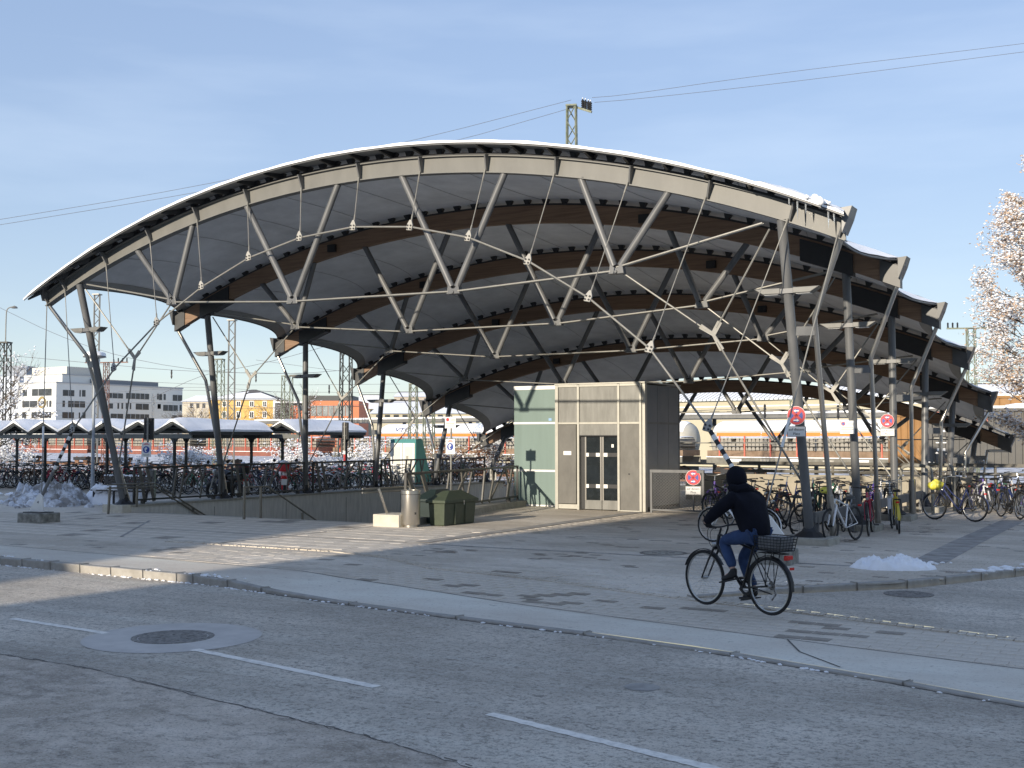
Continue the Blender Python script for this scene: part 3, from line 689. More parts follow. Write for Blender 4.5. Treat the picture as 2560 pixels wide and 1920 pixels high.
for i, p in enumerate(CP):
    u = STU[i+1]; up = Vector((u, VT[0]-.12, zb(0, u)+.06)); d = (up-p).normalized(); t = (chain[i+2]-chain[i]).normalized()
    nrm = d.cross(t).normalized()
    if nrm.y > 0: nrm = -nrm
    xs = (t-d*t.dot(d)).normalized(); R = Matrix((xs, nrm.cross(xs), nrm)).transposed()
    if (nrm.cross(xs)).dot(d) < 0: R = Matrix((-xs, nrm.cross(-xs), nrm)).transposed()
    c = MB().prism([(-.07, -.085), (.07, -.085), (.08, .035), (.022, .15), (-.022, .15), (-.08, .035)], .045, R=R, c=p-nrm*.0).build('cable_clamp', M_clamp, canopy, bevel=.008)
    for q in ((-.042, -.05), (.042, -.05), (-.042, .02), (.042, .02)):
        bo = link('bolt', boltm, c, loc=p+R@Vector((q[0], q[1], .045))); bo.rotation_euler = R.to_euler()
    MB().tube([p+d*.14, p+d*.27, p+d*.28, up-d*.25, up-d*.24, up], [.018, .018, .011, .011, .018, .018], 6).build('hanger_rod', M_rod, canopy, smooth=True)
for a, u in ((AN[0], STU[0]), (AN[1], STU[14])):
    up = Vector((u, VT[0]-.12, zb(0, u)+.06)); lo = a+Vector((.10 if a.x < 5 else -.10, 0, .12))
    MB().tube([lo, up], .014, 6).build('hanger_rod', M_rod, canopy, smooth=True)
    MB().tube([lo.lerp(up, .24), lo.lerp(up, .34)], .026, 8).build('turnbuckle', M_white, canopy, smooth=True)
    s = 1 if a.x < 5 else -1
    MB().prism([(-.34, -.30), (.20, -.30), (.14*1, .10), (.05, .16), (-.04, .10)][::1] if s > 0 else [(-.20, -.30), (.34, -.30), (.04, .10), (-.05, .16), (-.14, .10)], .04, R=facing((0, -1, 0)), c=(a.x, a.y+.02, a.z+.08)).build('anchor_plate', M_white, canopy, bevel=.006)
    MB().box((a.x, a.y, .245), (.6, .42, .02)).build('anchor_plate', M_dark, canopy)
    MB().box((a.x+.02, a.y, .10), (.80, .62, .27), .04).build('anchor_block', M_concd, canopy, bevel=.03)
# luminaires on the columns (own things)
def luminaire(k, u, z, label, flip=1):
    t_ = (z-.2)/(zb(k, u)-.2); v = lerp(VB[k], VT[k], t_)
    t = thing('column_light', label, 'light', (u, v, z), 0, 'box lights on the canopy columns')
    hb = MB()
    for s in (-1, 1):
        x0, x1 = s*.12, s*.62
        hb._a([(x0, -.13, -.05), (x0, .13, -.05), (x0, .13, .06), (x0, -.13, .06), (s*.44, -.13, -.05), (s*.44, .13, -.05), (x1, .13, .06), (x1, -.13, .06)],
            [[0, 1, 2, 3], [4, 7, 6, 5], [0, 4, 5, 1], [2, 6, 7, 3], [1, 5, 6, 2], [3, 7, 4, 0]])
    hb.build('housing', M_steelb, t, bevel=.012)
    MB().box((0, 0, .0), (.26, .22, .09)).build('bracket', M_steel, t)
    MB().box((.30, 0, -.056), (.26, .18, .01)).build('diffuser', M_white, t); MB().box((-.30, 0, -.056), (.26, .18, .01)).build('diffuser', M_white, t)
    return t
ordn = ['front', 'second', 'third', 'fourth', 'fifth', 'rearmost']
for k, zl_, zr_ in ((0, 4.95, 4.78), (1, 4.6, 4.52), (2, 4.12, 3.98), (3, 3.4, 3.3), (4, 2.5, 2.45)):
    luminaire(k, 0., zl_, f'flat grey box light on the {ordn[k]} left canopy column')
    luminaire(k, LC, zr_, f'flat grey box light on the {ordn[k]} right canopy column')
# ================================================================== STAIRS
stair = thing('stairwell', 'concrete stairwell with low side walls going down under the canopy', 'stairwell')
b = MB(); b.box((-.02, 10.45, -1.72), (.74, 21.3, 3.8)); b.build('wall', M_wall, stair)
b = MB(); b.box((.0, 10.5, .183), (.80, 21.2, .05)); b.build('coping', M_conc, stair)
MB().box((-.02, -.23, .03), (.80, .32, .37)).build('wall_end', M_concw, stair, bevel=.01)
b = MB(); P = []
for v in (.1, 2, 4, 6, 8, 21.1):
    o = stairR(v); P += [(o-.62, v, -3.6), (o-.62, v, .16), (o, v, .16), (o, v, -.2)]
fs = []
for i in range(5):
    for q in range(3): fs.append([4*i+q, 4*i+q+1, 4*i+5+q, 4*i+4+q])
b._a(P, fs); b.build('wall', M_conc, stair)
MB().box((9.47, -.30, .07), (.74, .78, .42)).build('wall_end', M_concw, stair, bevel=.012)
MB().box((4.7, 21.2, -1.72), (8.4, .2, 3.7)).build('wall', M_wall, stair)
MB().quad((0, 0, -3.12), (10, 0, -3.12), (10, 21, -3.12), (0, 21, -3.12)).build('floor', M_conc, stair)
for i in range(20):
    MB().box((4.85, .25+.3*i, -.155*i-.155/2-.02), (9., .30, .155)).build('step', M_conc, stair)
    MB().box((4.85, .25+.3*i, -.155*i-1.4), (9., .296, 2.5)).build('step_core', M_conc, stair) if i == 0 else None
MB().box((4.9, .02, -.10), (9.1, .16, .19)).build('landing_edge', M_slab, stair)
for v in (3.1, 6.3, 9.4, 12.6, 15.8): MB().box((.352, v, -1.8), (.006, .015, 3.6)).build('wall_joint', M_joint, stair)
MB().box((.353, 9.6, -1.35), (.01, .5, .38)).build('wall_hatch', M_wall, stair, bevel=.004)
def railing(label, a, b_, z0=.2, bars=None, group='railings round the stairs', h=1.02):
    a, b_ = Vector(a), Vector(b_); d = b_-a; L = d.length; rz = atan2(d.y, d.x)
    t = thing('stair_railing', label, 'railing', (a.x, a.y, z0), rz, group)
    MB().box((L/2, 0, h), (L, .075, .06)).build('top_rail', M_rail, t, bevel=.008)
    MB().box((L/2, 0, .12), (L, .06, .05)).build('bottom_rail', M_rail, t)
    for s in (.02, L-.02): MB().box((s, 0, h/2), (.05, .06, h)).build('end_post', M_rail, t)
    for w, pts in bars:
        m = MB()
        for p, q in zip(pts, pts[1:]):
            m.beam((p[0]*L, 0, .06+p[1]*(h-.06)), (q[0]*L, 0, .06+q[1]*(h-.06)), .03, w, (0, 1, 0)) if 0 else m.beam((p[0]*L, 0, .06+p[1]*(h-.06)), (q[0]*L, 0, .06+q[1]*(h-.06)), .035, w)
        m.build('bar', M_bar, t)
    for s in (.1, .9): MB().box((s*L, 0, .03), (.06, .12, .14)).build('foot', M_rail, t)
    return t
BAY = [(.055, [(.42, 0), (.47, 1)]), (.055, [(.50, 0), (.525, .45), (.56, 1)]), (.05, [(.53, .42), (.68, 1)]), (.05, [(.74, 0), (.765, .5), (.73, 1)]), (.05, [(.765, .5), (.80, 1)]), (.09, [(.12, 0), (.06, 1)]), (.09, [(.22, 0), (.14, 1)])]
bl = ['nearest bay of the dark left stair railing beside the first column', 'dark left stair railing bay in front of the black motorcycle', 'dark left stair railing bay in front of the snowy bicycles', 'dark left stair railing bay below the teal cabinet', 'farthest dark left stair railing bay beside the lift']
for k in range(5): railing(bl[k], (.12, VB[k]+.22), (.12, VB[k+1]-.2), .20, BAY)
railing('dark right stair railing with slanted flat bars running to the frosted glass', (9.35, .25), (8.02, 7.95), .17,
    [(.15, [(.10, 0), (.02, 1)]), (.15, [(.20, .0), (.12, 1)]), (.06, [(.30, 0), (.34, 1)]), (.09, [(.35, 0), (.50, 1)]), (.06, [(.47, 0), (.44, 1)]), (.06, [(.48, 0), (.54, 1)]), (.08, [(.63, 0), (.66, 1)]), (.08, [(.70, 0), (.74, .6), (.73, 1)]), (.06, [(.72, .1), (.86, 1)]), (.08, [(.88, 0), (.90, .5), (.86, 1)]), (.08, [(.895, .1), (.94, 1)])])
def handrail(label, runs, posts, mt):
    t = thing('handrail', label, 'handrail', tuple(runs[0][0]))
    o = Vector(runs[0][0])
    for r in runs: MB().tube([Vector(p)-o for p in r], .022, 10).build('rail', mt, t, smooth=True)
    for a, b_ in posts: MB().beam(Vector(a)-o, Vector(b_)-o, .05, .05).build('post', mt, t)
    return t
M_hr = mat('handrail_steel', (.22, .205, .175), .35, .5, var=.1)
handrail('double steel handrail along the left stair wall bending down', [[(.42, -.95, .79), (.42, .71, .78), (.42, 5.5, -1.7)], [(.42, -.95, .70), (.42, .68, .69), (.42, 5.5, -1.80)]], [((.30, -.8, .0), (.36, -.8, .75)), ((.38, .1, .15), (.40, .1, .74)), ((.38, 2.2, -.1), (.42, 2.2, .0))], M_hr)
handrail('steel handrail on square posts in the middle of the stairs', [[(4.9, -.5, .81), (4.9, .35, .80), (4.9, 5.2, -1.65)]], [((4.9, -.48, 0), (4.9, -.48, .80)), ((4.9, .12, -.1), (4.9, .12, .79)), ((4.9, 1.75, -.9), (4.9, 1.75, .05))], M_hr)
handrail('double bright handrail beside the right stair wall behind the round bin', [[(8.95, -.9, .87), (8.9, 1.2, .85), (8.3, 5.6, -1.6)], [(8.95, -.9, .78), (8.9, 1.18, .76), (8.3, 5.6, -1.7)]], [((9.25, -.3, .2), (9.12, -.5, .86)), ((9.1, 1.0, .1), (8.95, 1.0, .84))], M_stain)
# ================================================================== LIFT KIOSK
lift = thing('lift_kiosk', 'metal and frosted glass lift tower with glazed sliding doors', 'lift', (9.71, 7.2, 0))
def lp(name, x0, x1, z0, z1, y0, y1, m, bev=0., **kw): return MB().box(((x0+x1)/2, (y0+y1)/2, (z0+z1)/2), (x1-x0, abs(y1-y0), z1-z0)).build(name, m, lift, bevel=bev, **kw)
lp('core', .06, 2.74, .02, 3.52, .16, 2.6, M_dark)
for x0, x1 in ((0, .10), (.71, .78), (1.98, 2.05), (2.65, 2.72), (2.73, 2.82)): lp('frame_post', x0, x1, 0, 3.57, -.02 if x1 < 2.8 else .01, .16, M_frame, .006)
for z0, z1 in ((2.44, 2.50), (3.51, 3.58)):
    for x0, x1 in ((.102, .708), (.782, 1.978), (2.052, 2.648)): lp('frame_rail', x0, x1, z0, z1, -.012, .15, M_frame, .004)
for x0, x1 in ((.104, .706), (.784, 1.976), (2.054, 2.646)): lp('upper_panel', x0, x1, 2.503, 3.507, .02, .15, M_brush)
lp('base_plate', .104, .706, .02, .15, .0, .15, M_frame); lp('base_plate', 2.054, 2.646, .0, .03, -.01, .15, M_frame)
M_cab = mat('brushed_cabinet', (.105, .10, .09), .5, .3, scale=3, col2=(.145, .139, .125), aniso=(1, 1, .5))
lp('cabinet_door', .125, .70, .17, 2.43, -.055, .12, M_cab, .006)
lp('name_plate', .30, .55, 1.56, 1.67, -.062, -.056, M_white)
lp('name_line', .35, .50, 1.612, 1.622, -.064, -.0625, M_conc)
lp('side_panel', 2.054, 2.646, .035, 2.437, .012, .15, M_cab)
lp('call_button', 2.31, 2.35, 1.02, 1.06, .0, .012, M_blk)
lp('lintel', .784, 1.976, 2.13, 2.437, .0, .15, M_brush); lp('lintel_edge', .784, 1.976, 2.10, 2.128, .0, .13, M_dark)
lp('door_jamb', .784, .90, .02, 2.098, .10, .15, M_dark)
for x0, x1, sx in ((.905, 1.435, .03), (1.455, 1.972, .0)):
    d = lp('lift_door', x0, x1, .02, 2.097, .115, .15, M_glass)
    for a, c in ((x0, x0+.045), (x1-.045, x1)): lp('door_stile', a, c, .02, 2.095, .10, .114, M_stain)
    lp('kick_plate', x0+.002, x1-.002, .021, .28, .098, .1135, M_brush)
    for zc in (.68, 1.57):
        lp('push_bar', x0+.046, x1-.046, zc-.055, zc+.055, .09, .113, M_dark)
        for xx in ((x0+.05, x0+.13), (x1-.17, x1-.05)) if x0 < 1 else ((x0+.05, x0+.17),): lp('white_marker', xx[0], xx[1], zc-.052, zc+.052, .086, .0895, M_white)
lp('notice', 1.74, 1.81, 1.78, 1.87, .110, .1145, M_white)
for i in range(3):      # right flank, two rows of dark panels with rails between
    y0, y1 = .17+i*.80, .17+i*.80+.785
    lp('flank_panel', 2.70, 2.79, .12, 2.44, y0, y1, M_sidep); lp('flank_panel', 2.70, 2.79, 2.50, 3.54, y0, y1, M_sidep)
lp('flank_rail', 2.70, 2.80, 2.443, 2.497, .17, 2.56, M_steel); lp('flank_post', 2.72, 2.80, 0, 3.56, 2.562, 2.62, M_steel)
lp('roof', -.01, 2.83, 3.583, 3.62, -.03, 2.64, M_frame)
GX0 = -1.90
for z0, z1 in ((.05, 1.03), (1.10, 2.46), (2.53, 3.50)):
    pn = MB(); pn.box(((GX0-.005)/2-.01, .93, (z0+z1)/2), (-GX0-.03, .05, z1-z0)); pn.build('frosted_pane', M_fglass, lift, bevel=.004)
    pn = MB(); pn.box((GX0+.02, 1.75, (z0+z1)/2), (.05, 1.55, z1-z0)); pn.build('frosted_pane', M_fglass, lift)
for z0, z1 in ((-.0, .048), (1.033, 1.097), (2.463, 2.527), (3.503, 3.62)): lp('glass_rail', GX0-.01, -.003, z0, z1, .885, .97, M_white, .004)
M_sticker = mat('sticker', (.25, .40, .62), .5)
lp('sticker', -.70, -.60, 2.56, 2.64, .896, .9, M_sticker)
lp('glass_core', GX0+.14, -.01, .05, 3.5, 1.3, 2.55, mat('pale_lining', (.62, .66, .60), .8))
# mesh railing right of the lift
def mesh_rail(label, a, b_, h, mt=M_steel):
    a, b_ = Vector(a), Vector(b_); d = b_-a; L = d.length
    t = thing('mesh_railing', label, 'railing', (a.x, a.y, 0), atan2(d.y, d.x))
    MB().box((L/2, 0, h), (L+.06, .08, .08)).build('top_rail', mt, t); MB().box((L/2, 0, .08), (L, .05, .04)).build('bottom_rail', mt, t)
    for s in (0, L): MB().box((s, 0, h/2), (.06, .06, h)).build('post', mt, t)
    m = MB(); st = .09; n = int((L+h)/st)
    for i in range(n+1):
        for sg in (0, 1):
            x0 = i*st-h if sg == 0 else i*st; x1 = x0+h if sg == 0 else x0-h
            z0, z1 = .1, h-.05
            if x0 == x1: continue
            ts = sorted([(0-x0)/(x1-x0), (L-x0)/(x1-x0)]); t0, t1 = max(0, ts[0]), min(1, ts[1])
            if t1-t0 < .02: continue
            m.beam((lerp(x0, x1, t0), 0, lerp(z0, z1, t0)), (lerp(x0, x1, t1), 0, lerp(z0, z1, t1)), .006, .006)
    m.build('wire_mesh', mt, t); return t
mesh_rail('grey framed wire mesh railing against the dark flank of the lift', (12.75, 7.12), (14.25, 7.12), 1.14)
# second way down behind: pale parapet and rails
rw = thing('ramp_parapet', 'pale concrete parapet wall behind the parked bicycles right of the lift', 'wall', (11.5, 14.2, 0))
MB().box((4.2, 0, .2), (9.4, .25, 1.35)).build('wall', mat('pale_parapet', (.32, .29, .23), .85, var=.1, scale=2, bump=.1), rw)
fn = thing('beam_fence', 'low fence of grey horizontal beams in front of the goods wagons', 'fence', (12.4, 16.9, 0))
for z in (1.18, .90): MB().box((6.5, 0, z), (14, .07, .10)).build('beam', mat('fence_beam', (.14, .13, .11), .7), fn)
for i in range(11): MB().box((.2+i*1.28, .05, .45), (.08, .06, 1.5)).build('post', MATS['fence_beam'], fn)
# ================================================================== BINS, SIGNS
bn = thing('litter_bin', 'cylindrical brushed steel litter bin beside the right stair wall', 'bin', (9.98, -.42, 0))
MB().lathe([(.17, 0), (.17, .05), (.215, .06), (.22, .07), (.22, .76), (.225, .765), (.225, .84), (.21, .85), (.19, .85), (.185, .7), (.001, .7)], n=40).build('body', M_stain, bn, smooth=True)
MB().lathe([(.2215, .745), (.2235, .75), (.2215, .755)], n=40).build('seam', M_dark, bn); MB().box((.2, -.1, .32), (.03, .03, .05)).build('lock', M_dark, bn)
def grit(label, m, loc, w, L, h, rz=0):
    t = thing('grit_box', label, 'grit box', loc, rz)
    b = MB(); tx = .03
    b._a([(tx, tx, 0), (w-tx, tx, 0), (w-tx, L-tx, 0), (tx, L-tx, 0), (0, 0, h), (w, 0, h), (w, L, h), (0, L, h)], [[3, 2, 1, 0], [4, 5, 6, 7], [0, 1, 5, 4], [1, 2, 6, 5], [2, 3, 7, 6], [3, 0, 4, 7]])
    b.build('body', m, t, bevel=.02)
    l = MB(); e = .05; r = h+.07; p = h+.28
    l._a([(-e, -e, h+.003), (w+e, -e, h+.003), (w+e, L+e, h+.003), (-e, L+e, h+.003), (-e, -e, r), (w+e, -e, r), (w+e, L+e, r), (-e, L+e, r), (w*.30, L*.30, p), (w*.7, L*.30, p), (w*.7, L*.7, p), (w*.30, L*.7, p)],
        [[3, 2, 1, 0], [0, 1, 5, 4], [1, 2, 6, 5], [2, 3, 7, 6], [3, 0, 4, 7], [4, 5, 9, 8], [5, 6, 10, 9], [6, 7, 11, 10], [7, 4, 8, 11], [8, 9, 10, 11]])
    l.build('lid', m, t, bevel=.012)
    for y in (.33, .66): MB().box((w+.004, L*y, h*.5), (.02, .035, h*.96)).build('rib', m, t, bevel=.006)
    MB().box((w+.055, L*.55, h+.0), (.02, .03, .10)).build('latch', M_chrome, t)
    for y in (.2, .8): MB().box((w*.9, L*y, h+.10), (.05, .05, .03)).build('hinge', M_chrome, t)
    return t
grit('olive green grit box with a hipped lid beside the round bin', M_green, (10.08, .15, 0), .46, 1.35, .52, -.02)
grit('dark green grit box half hidden behind the round steel bin', M_dgreen, (9.46, .55, .0), .46, 1.3, .52, .03)
def dd(b, r, z, h=.003, n=28, r0=None, a0=0, a1=2*pi):
    if r0 is None: b.lathe([(r, z), (r, z+h), (.0005, z+h)], n=n, a0=a0, a1=a1)
    else: b.lathe([(r, z), (r, z+h), (r0, z+h), (r0, z)], n=n, a0=a0, a1=a1)
TXT1 = text_mesh('auf diesem', .085, M_blk, .001); TXT2 = text_mesh('Platz', .085, M_blk, .001)
def arrow_mesh(L, w, h):
    b = MB(); b.prism([(-L/2, -w/2), (L*.1, -w/2), (L*.1, -w*1.25), (L/2, 0), (L*.1, w*1.25), (L*.1, w/2), (-L/2, w/2)], h); return b
def nostop(label, loc, n, dia, post=None):
    """no stopping sign: red rim, blue field, red cross, two white arrows, plate below"""
    R = facing(n).to_euler(); t = thing('no_stopping_sign', label, 'road sign', loc); t.rotation_euler = R
    r = dia/2
    b = MB(); dd(b, r, 0, .006); b.build('disc', M_white, t)
    b = MB(); dd(b, r*.965, .006, .002); b.build('rim', M_red, t)
    b = MB(); dd(b, r*.70, .008, .002); b.build('field', M_blue, t)
    for q in (1, -1):
        b = MB(); b.box((0, 0, .0115), (r*1.5, r*.30, .003), q*pi/4); b.build('cross_bar', M_red, t)
    for sy in (1, -1):
        a = link('arrow', arrow_mesh(r*.58, r*.12, .002).mesh('arrow', M_white), t, loc=(0, sy*r*.50, .0145), rot=(0, 0, pi if sy > 0 else 0))
    w, h = dia*1.02, dia*.56
    b = MB(); b.box((0, -r-h*.62, .003), (w, h, .006)); b.build('plate', M_white, t)
    fr = MB()
    for c, d in (((0, -r-h*.62+h*.46), (w*.96, .008)), ((0, -r-h*.62-h*.46), (w*.96, .008)), ((w*.475, -r-h*.62), (.008, h*.92)), ((-w*.475, -r-h*.62), (.008, h*.92))): fr.box((c[0], c[1], .007), (d[0], d[1], .002))
    fr.build('plate_border', M_blk, t)
    s = dia/.42*.95
    for me_, yy in ((TXT1, .2), (TXT2, -.22)):
        o = link('lettering', me_, t, loc=(0, -r-h*.62+h*yy, .008)); o.scale = (s, s, 1)
    b = MB()
    if post: b.tube([(0, r*.8, -.03), (0, -r-h-post, -.03)], .022, 8)
    else: b.box((0, 0, -.03), (.10, .04, .06)); b.box((0, -r-h*.62, -.03), (.10, .04, .06))
    b.build('bracket', M_steel, t)
    return t
toC = lambda p: (CU-p[0], CV-p[1], 0)
p = at_D(1991, 1039, 21.75); nostop('no stopping sign with plate on the nearest right column', p, (.05, -1, 0), .355)
p = at_D(2218, 1052, 29.0); nostop('no stopping sign with plate on the third right column', p, (.15, -1, 0), .34)
p = at_D(1733, 1194, 31.2); nostop('low no stopping sign on the mesh railing beside the lift', p, (.25, -1, 0), .41, .45)
def board(name, label, cat, loc, n, w, h, lines=(), extra=None, rim=True):
    t = thing(name, label, cat, loc); t.rotation_euler = facing(n).to_euler()
    MB().box((0, 0, 0), (w, h, .012)).build('panel', M_white, t)
    m = MB()
    for y, l, th in lines: m.box((0, y*h, .0075), (l*w, th, .002))
    if lines: m.build('printed_line', M_conc, t)
    return t
# parking notice on column two
p = at_D(2118, 1068, 24.9); t = board('notice_board', 'small white parking notice strapped to the second right column', 'notice', p, (.1, -1, 0), .30, .28, [(-.05, .8, .02), (-.18, .85, .014), (-.3, .7, .014), (-.41, .6, .012)])
b = MB(); dd(b, .045, .007, .002, 20); o = b.build('pictogram', M_red, t, loc=(-.08, .075, 0)); b = MB(); dd(b, .03, .009, .002, 20); b.build('pictogram', M_blue, t, loc=(-.08, .075, 0))
b = MB(); b.lathe([(.025, .007), (.025, .009), (.018, .009)], (.04, .07, 0), 14); b.lathe([(.025, .007), (.025, .009), (.018, .009)], (.10, .07, 0), 14); b.build('bicycle_pictogram', M_blk, t)
MB().box((0, 0, -.05), (.08, .2, .10)).build('bracket', M_steel, t)
def maskboard(t, w, h, cy=0):
    k = w/.29
    MB().box((0, cy, 0), (w, h, .012)).build('panel', M_white, t)
    b = MB(); dd(b, .10*k, .0065, .002, 32); b.build('blue_disc', M_blue, t, loc=(0, cy, 0))
    b = MB(); b.prism([(-.045*k, -.02*k), (-.055*k, .03*k), (-.02*k, .068*k), (.025*k, .06*k), (.03*k, .02*k), (.01*k, -.07*k), (-.03*k, -.07*k)], .002, c=(-.0, 0, .009)); b.build('face_pictogram', M_white, t, loc=(0, cy, 0))
    b = MB(); b.prism([(-.02*k, -.01*k), (.03*k, .02*k), (.045*k, -.03*k), (.0, -.05*k)], .002, c=(0, 0, .0115)); b.build('mask_pictogram', M_blue, t, loc=(0, cy, 0))
    b = MB(); b.box((0, cy+h*.42, .0075), (w*.35, .016*k, .002)); b.box((0, cy+h*.35, .0075), (w*.6, .016*k, .002)); b.build('red_line', M_red, t)
    b = MB()
    for i in range(2): b.box((0, cy-h*(.34+.07*i), .0075), (w*(.7-.2*i), .012*k, .002))
    b.build('printed_line', M_conc, t)
t = thing('sign_post', 'pole with a parking board above a blue mask sign inside the right stair railing', 'sign', (8.10, 4.12, 0)); t.rotation_euler = (0, 0, .05)
MB().tube([(0, .04, -.6), (0, .04, 2.66)], .027, 10).build('pole', M_rod, t, smooth=True)
h_ = bpy.data.objects.new('upper_board', None); COL.objects.link(h_); h_.parent = t; h_.location = (0, 0, 2.47); h_.rotation_euler = (pi/2, 0, 0)
MB().box((0, 0, 0), (.34, .31, .012)).build('panel', M_white, h_)
m = MB()
for y, l, th in ((-.02, .8, .02), (-.06, .75, .012), (-.09, .8, .012), (-.12, .5, .012)): m.box((0, y, .0075), (l*.34, th, .002))
m.build('printed_line', M_conc, h_)
b = MB(); dd(b, .05, .0065, .002, 20); b.build('pictogram', M_red, h_, loc=(-.085, .08, 0))
b = MB(); b.lathe([(.03, .007), (.03, .009), (.022, .009)], (.05, .075, 0), 14); b.lathe([(.03, .007), (.03, .009), (.022, .009)], (.12, .075, 0), 14); b.build('bicycle_pictogram', M_blk, h_)
h_ = bpy.data.objects.new('lower_board', None); COL.objects.link(h_); h_.parent = t; h_.location = (0, 0, 1.81); h_.rotation_euler = (pi/2, 0, 0); maskboard(h_, .29, .41)
b = MB(); b.prism([(-.1, -.14), (.1, -.14), (.1, .14), (-.1, .14)], .012); t = thing('railing_notice', 'small grey notice fixed to the right stair railing', 'notice', (8.33, 6.0, 1.0)); t.rotation_euler = (pi/2, 0, .2)
MB().box((0, 0, .03), (.22, .30, .012)).build('panel', M_rod, t); b = MB(); b.box((-.04, .07, .038), (.04, .09, .002)); b.box((.05, .07, .038), (.05, .09, .002)); b.build('pictogram', M_blk, t); b = MB(); b.box((0, -.05, .038), (.15, .01, .002)); b.box((0, -.08, .038), (.15, .01, .002)); b.build('printed_line', M_blk, t)
def backsig(label, x, ytop, ybot, ypole, D, w, mask=False, stripes=False):
    p = at_D(x, ypole, D); s = D/F_PX; z = lambda y: CAM_H+(HOR-y)*s
    t = thing('traffic_signal', label, 'traffic signal', (p.x, p.y, 0)); t.rotation_euler = (0, 0, YAW*.8)
    MB().box((0, .10, (z(ytop)+z(ybot))/2), (w, .16, z(ytop)-z(ybot))).build('housing', M_blk, t, bevel=.03)
    MB().tube([(0, 0, -.2), (0, 0, z(ytop)+.01)], .035, 10).build('pole', M_rod, t, smooth=True)
    for f in (.25, .75): MB().box((0, .03, lerp(z(ybot), z(ytop), f)), (.12, .08, .04)).build('clamp', M_steel, t)
    if stripes:
        for i, m in enumerate((M_white, M_red, M_red, M_white, M_red)): MB().tube([(0, 0, 1.55-.14*i), (0, 0, 1.42-.14*i)], .045, 10).build('warning_band', m, t)
    if mask:
        h = bpy.data.objects.new('mask_board', None); COL.objects.link(h); h.parent = t; h.location = (-.02, -.05, (z(1106)+z(1142))/2); h.rotation_euler = (pi/2, 0, 0); maskboard(h, .34, .50)
    return t
backsig('dark signal box on a pole carrying a white mask sign beside the left column', 367, 1045, 1100, 1245, 39.5, .33, True)
backsig('narrow dark signal box on a pole with red and white bands below', 861, 1056, 1100, 1226, 44.5, .24, False, True)
# ================================================================== BICYCLES
def ring(r, c, rt, n=26, k=6, ax='y'):
    b = MB(); b.tube([(c[0]+r*cos(2*pi*i/n), c[1], c[2]+r*sin(2*pi*i/n)) for i in range(n)], rt, k, closed=True); return b
_whl = {}
def wheel_meshes(R, detail, tyre=.019, rimm=None):
    key = (R, detail, rimm.name if rimm else '')
    if key in _whl: return _whl[key]
    n, k = (40, 8) if detail else (20, 5)
    ty = ring(R-tyre, (0, 0, 0), tyre, n, k).mesh('tyre', M_rub, True)
    b = ring(R-2.25*tyre, (0, 0, 0), .010, n, 5)
    b.tube([(0, -.045, 0), (0, .045, 0)], .022, 8)
    ns = 28 if detail else 10
    for i in range(ns):
        q = 2*pi*i/ns; s = 1 if i % 2 else -1
        b.tube([(.02*cos(q+.9*s), .03*s, .02*sin(q+.9*s)), ((R-.04)*cos(q), 0, (R-.04)*sin(q))], .0014 if detail else .0022, 3, caps=False)
    rm = b.mesh('rim', rimm or M_chrome, True)
    _whl[key] = (ty, rm); return _whl[key]
def add_wheel(t, x, R, detail=False, steer=0., rimm=None, extra=True):
    ty, rm = wheel_meshes(R, detail, rimm=rimm)
    h = link('wheel', ty, t, loc=(x, 0, R), rot=(0, random.uniform(0, 6), steer)); link('rim', rm, h)
    return h
def bike_frame(kind, wb=1.06, R=.34):
    """returns tubes of frame and key points"""
    bb = Vector((.43, 0, .28)); rh = Vector((0, 0, R)); fh = Vector((wb, 0, R))
    if kind == 'city': st = Vector((.22, 0, .80)); ht = Vector((.80, 0, .93)); hb = Vector((.855, 0, .74)); fork_top = hb
    elif kind == 'mtb': st = Vector((.27, 0, .74)); ht = Vector((.82, 0, .86)); hb = Vector((.85, 0, .76))
    else: st = Vector((.25, 0, .80)); ht = Vector((.82, 0, .90)); hb = Vector((.86, 0, .75))
    return bb, rh, fh, st, ht, hb
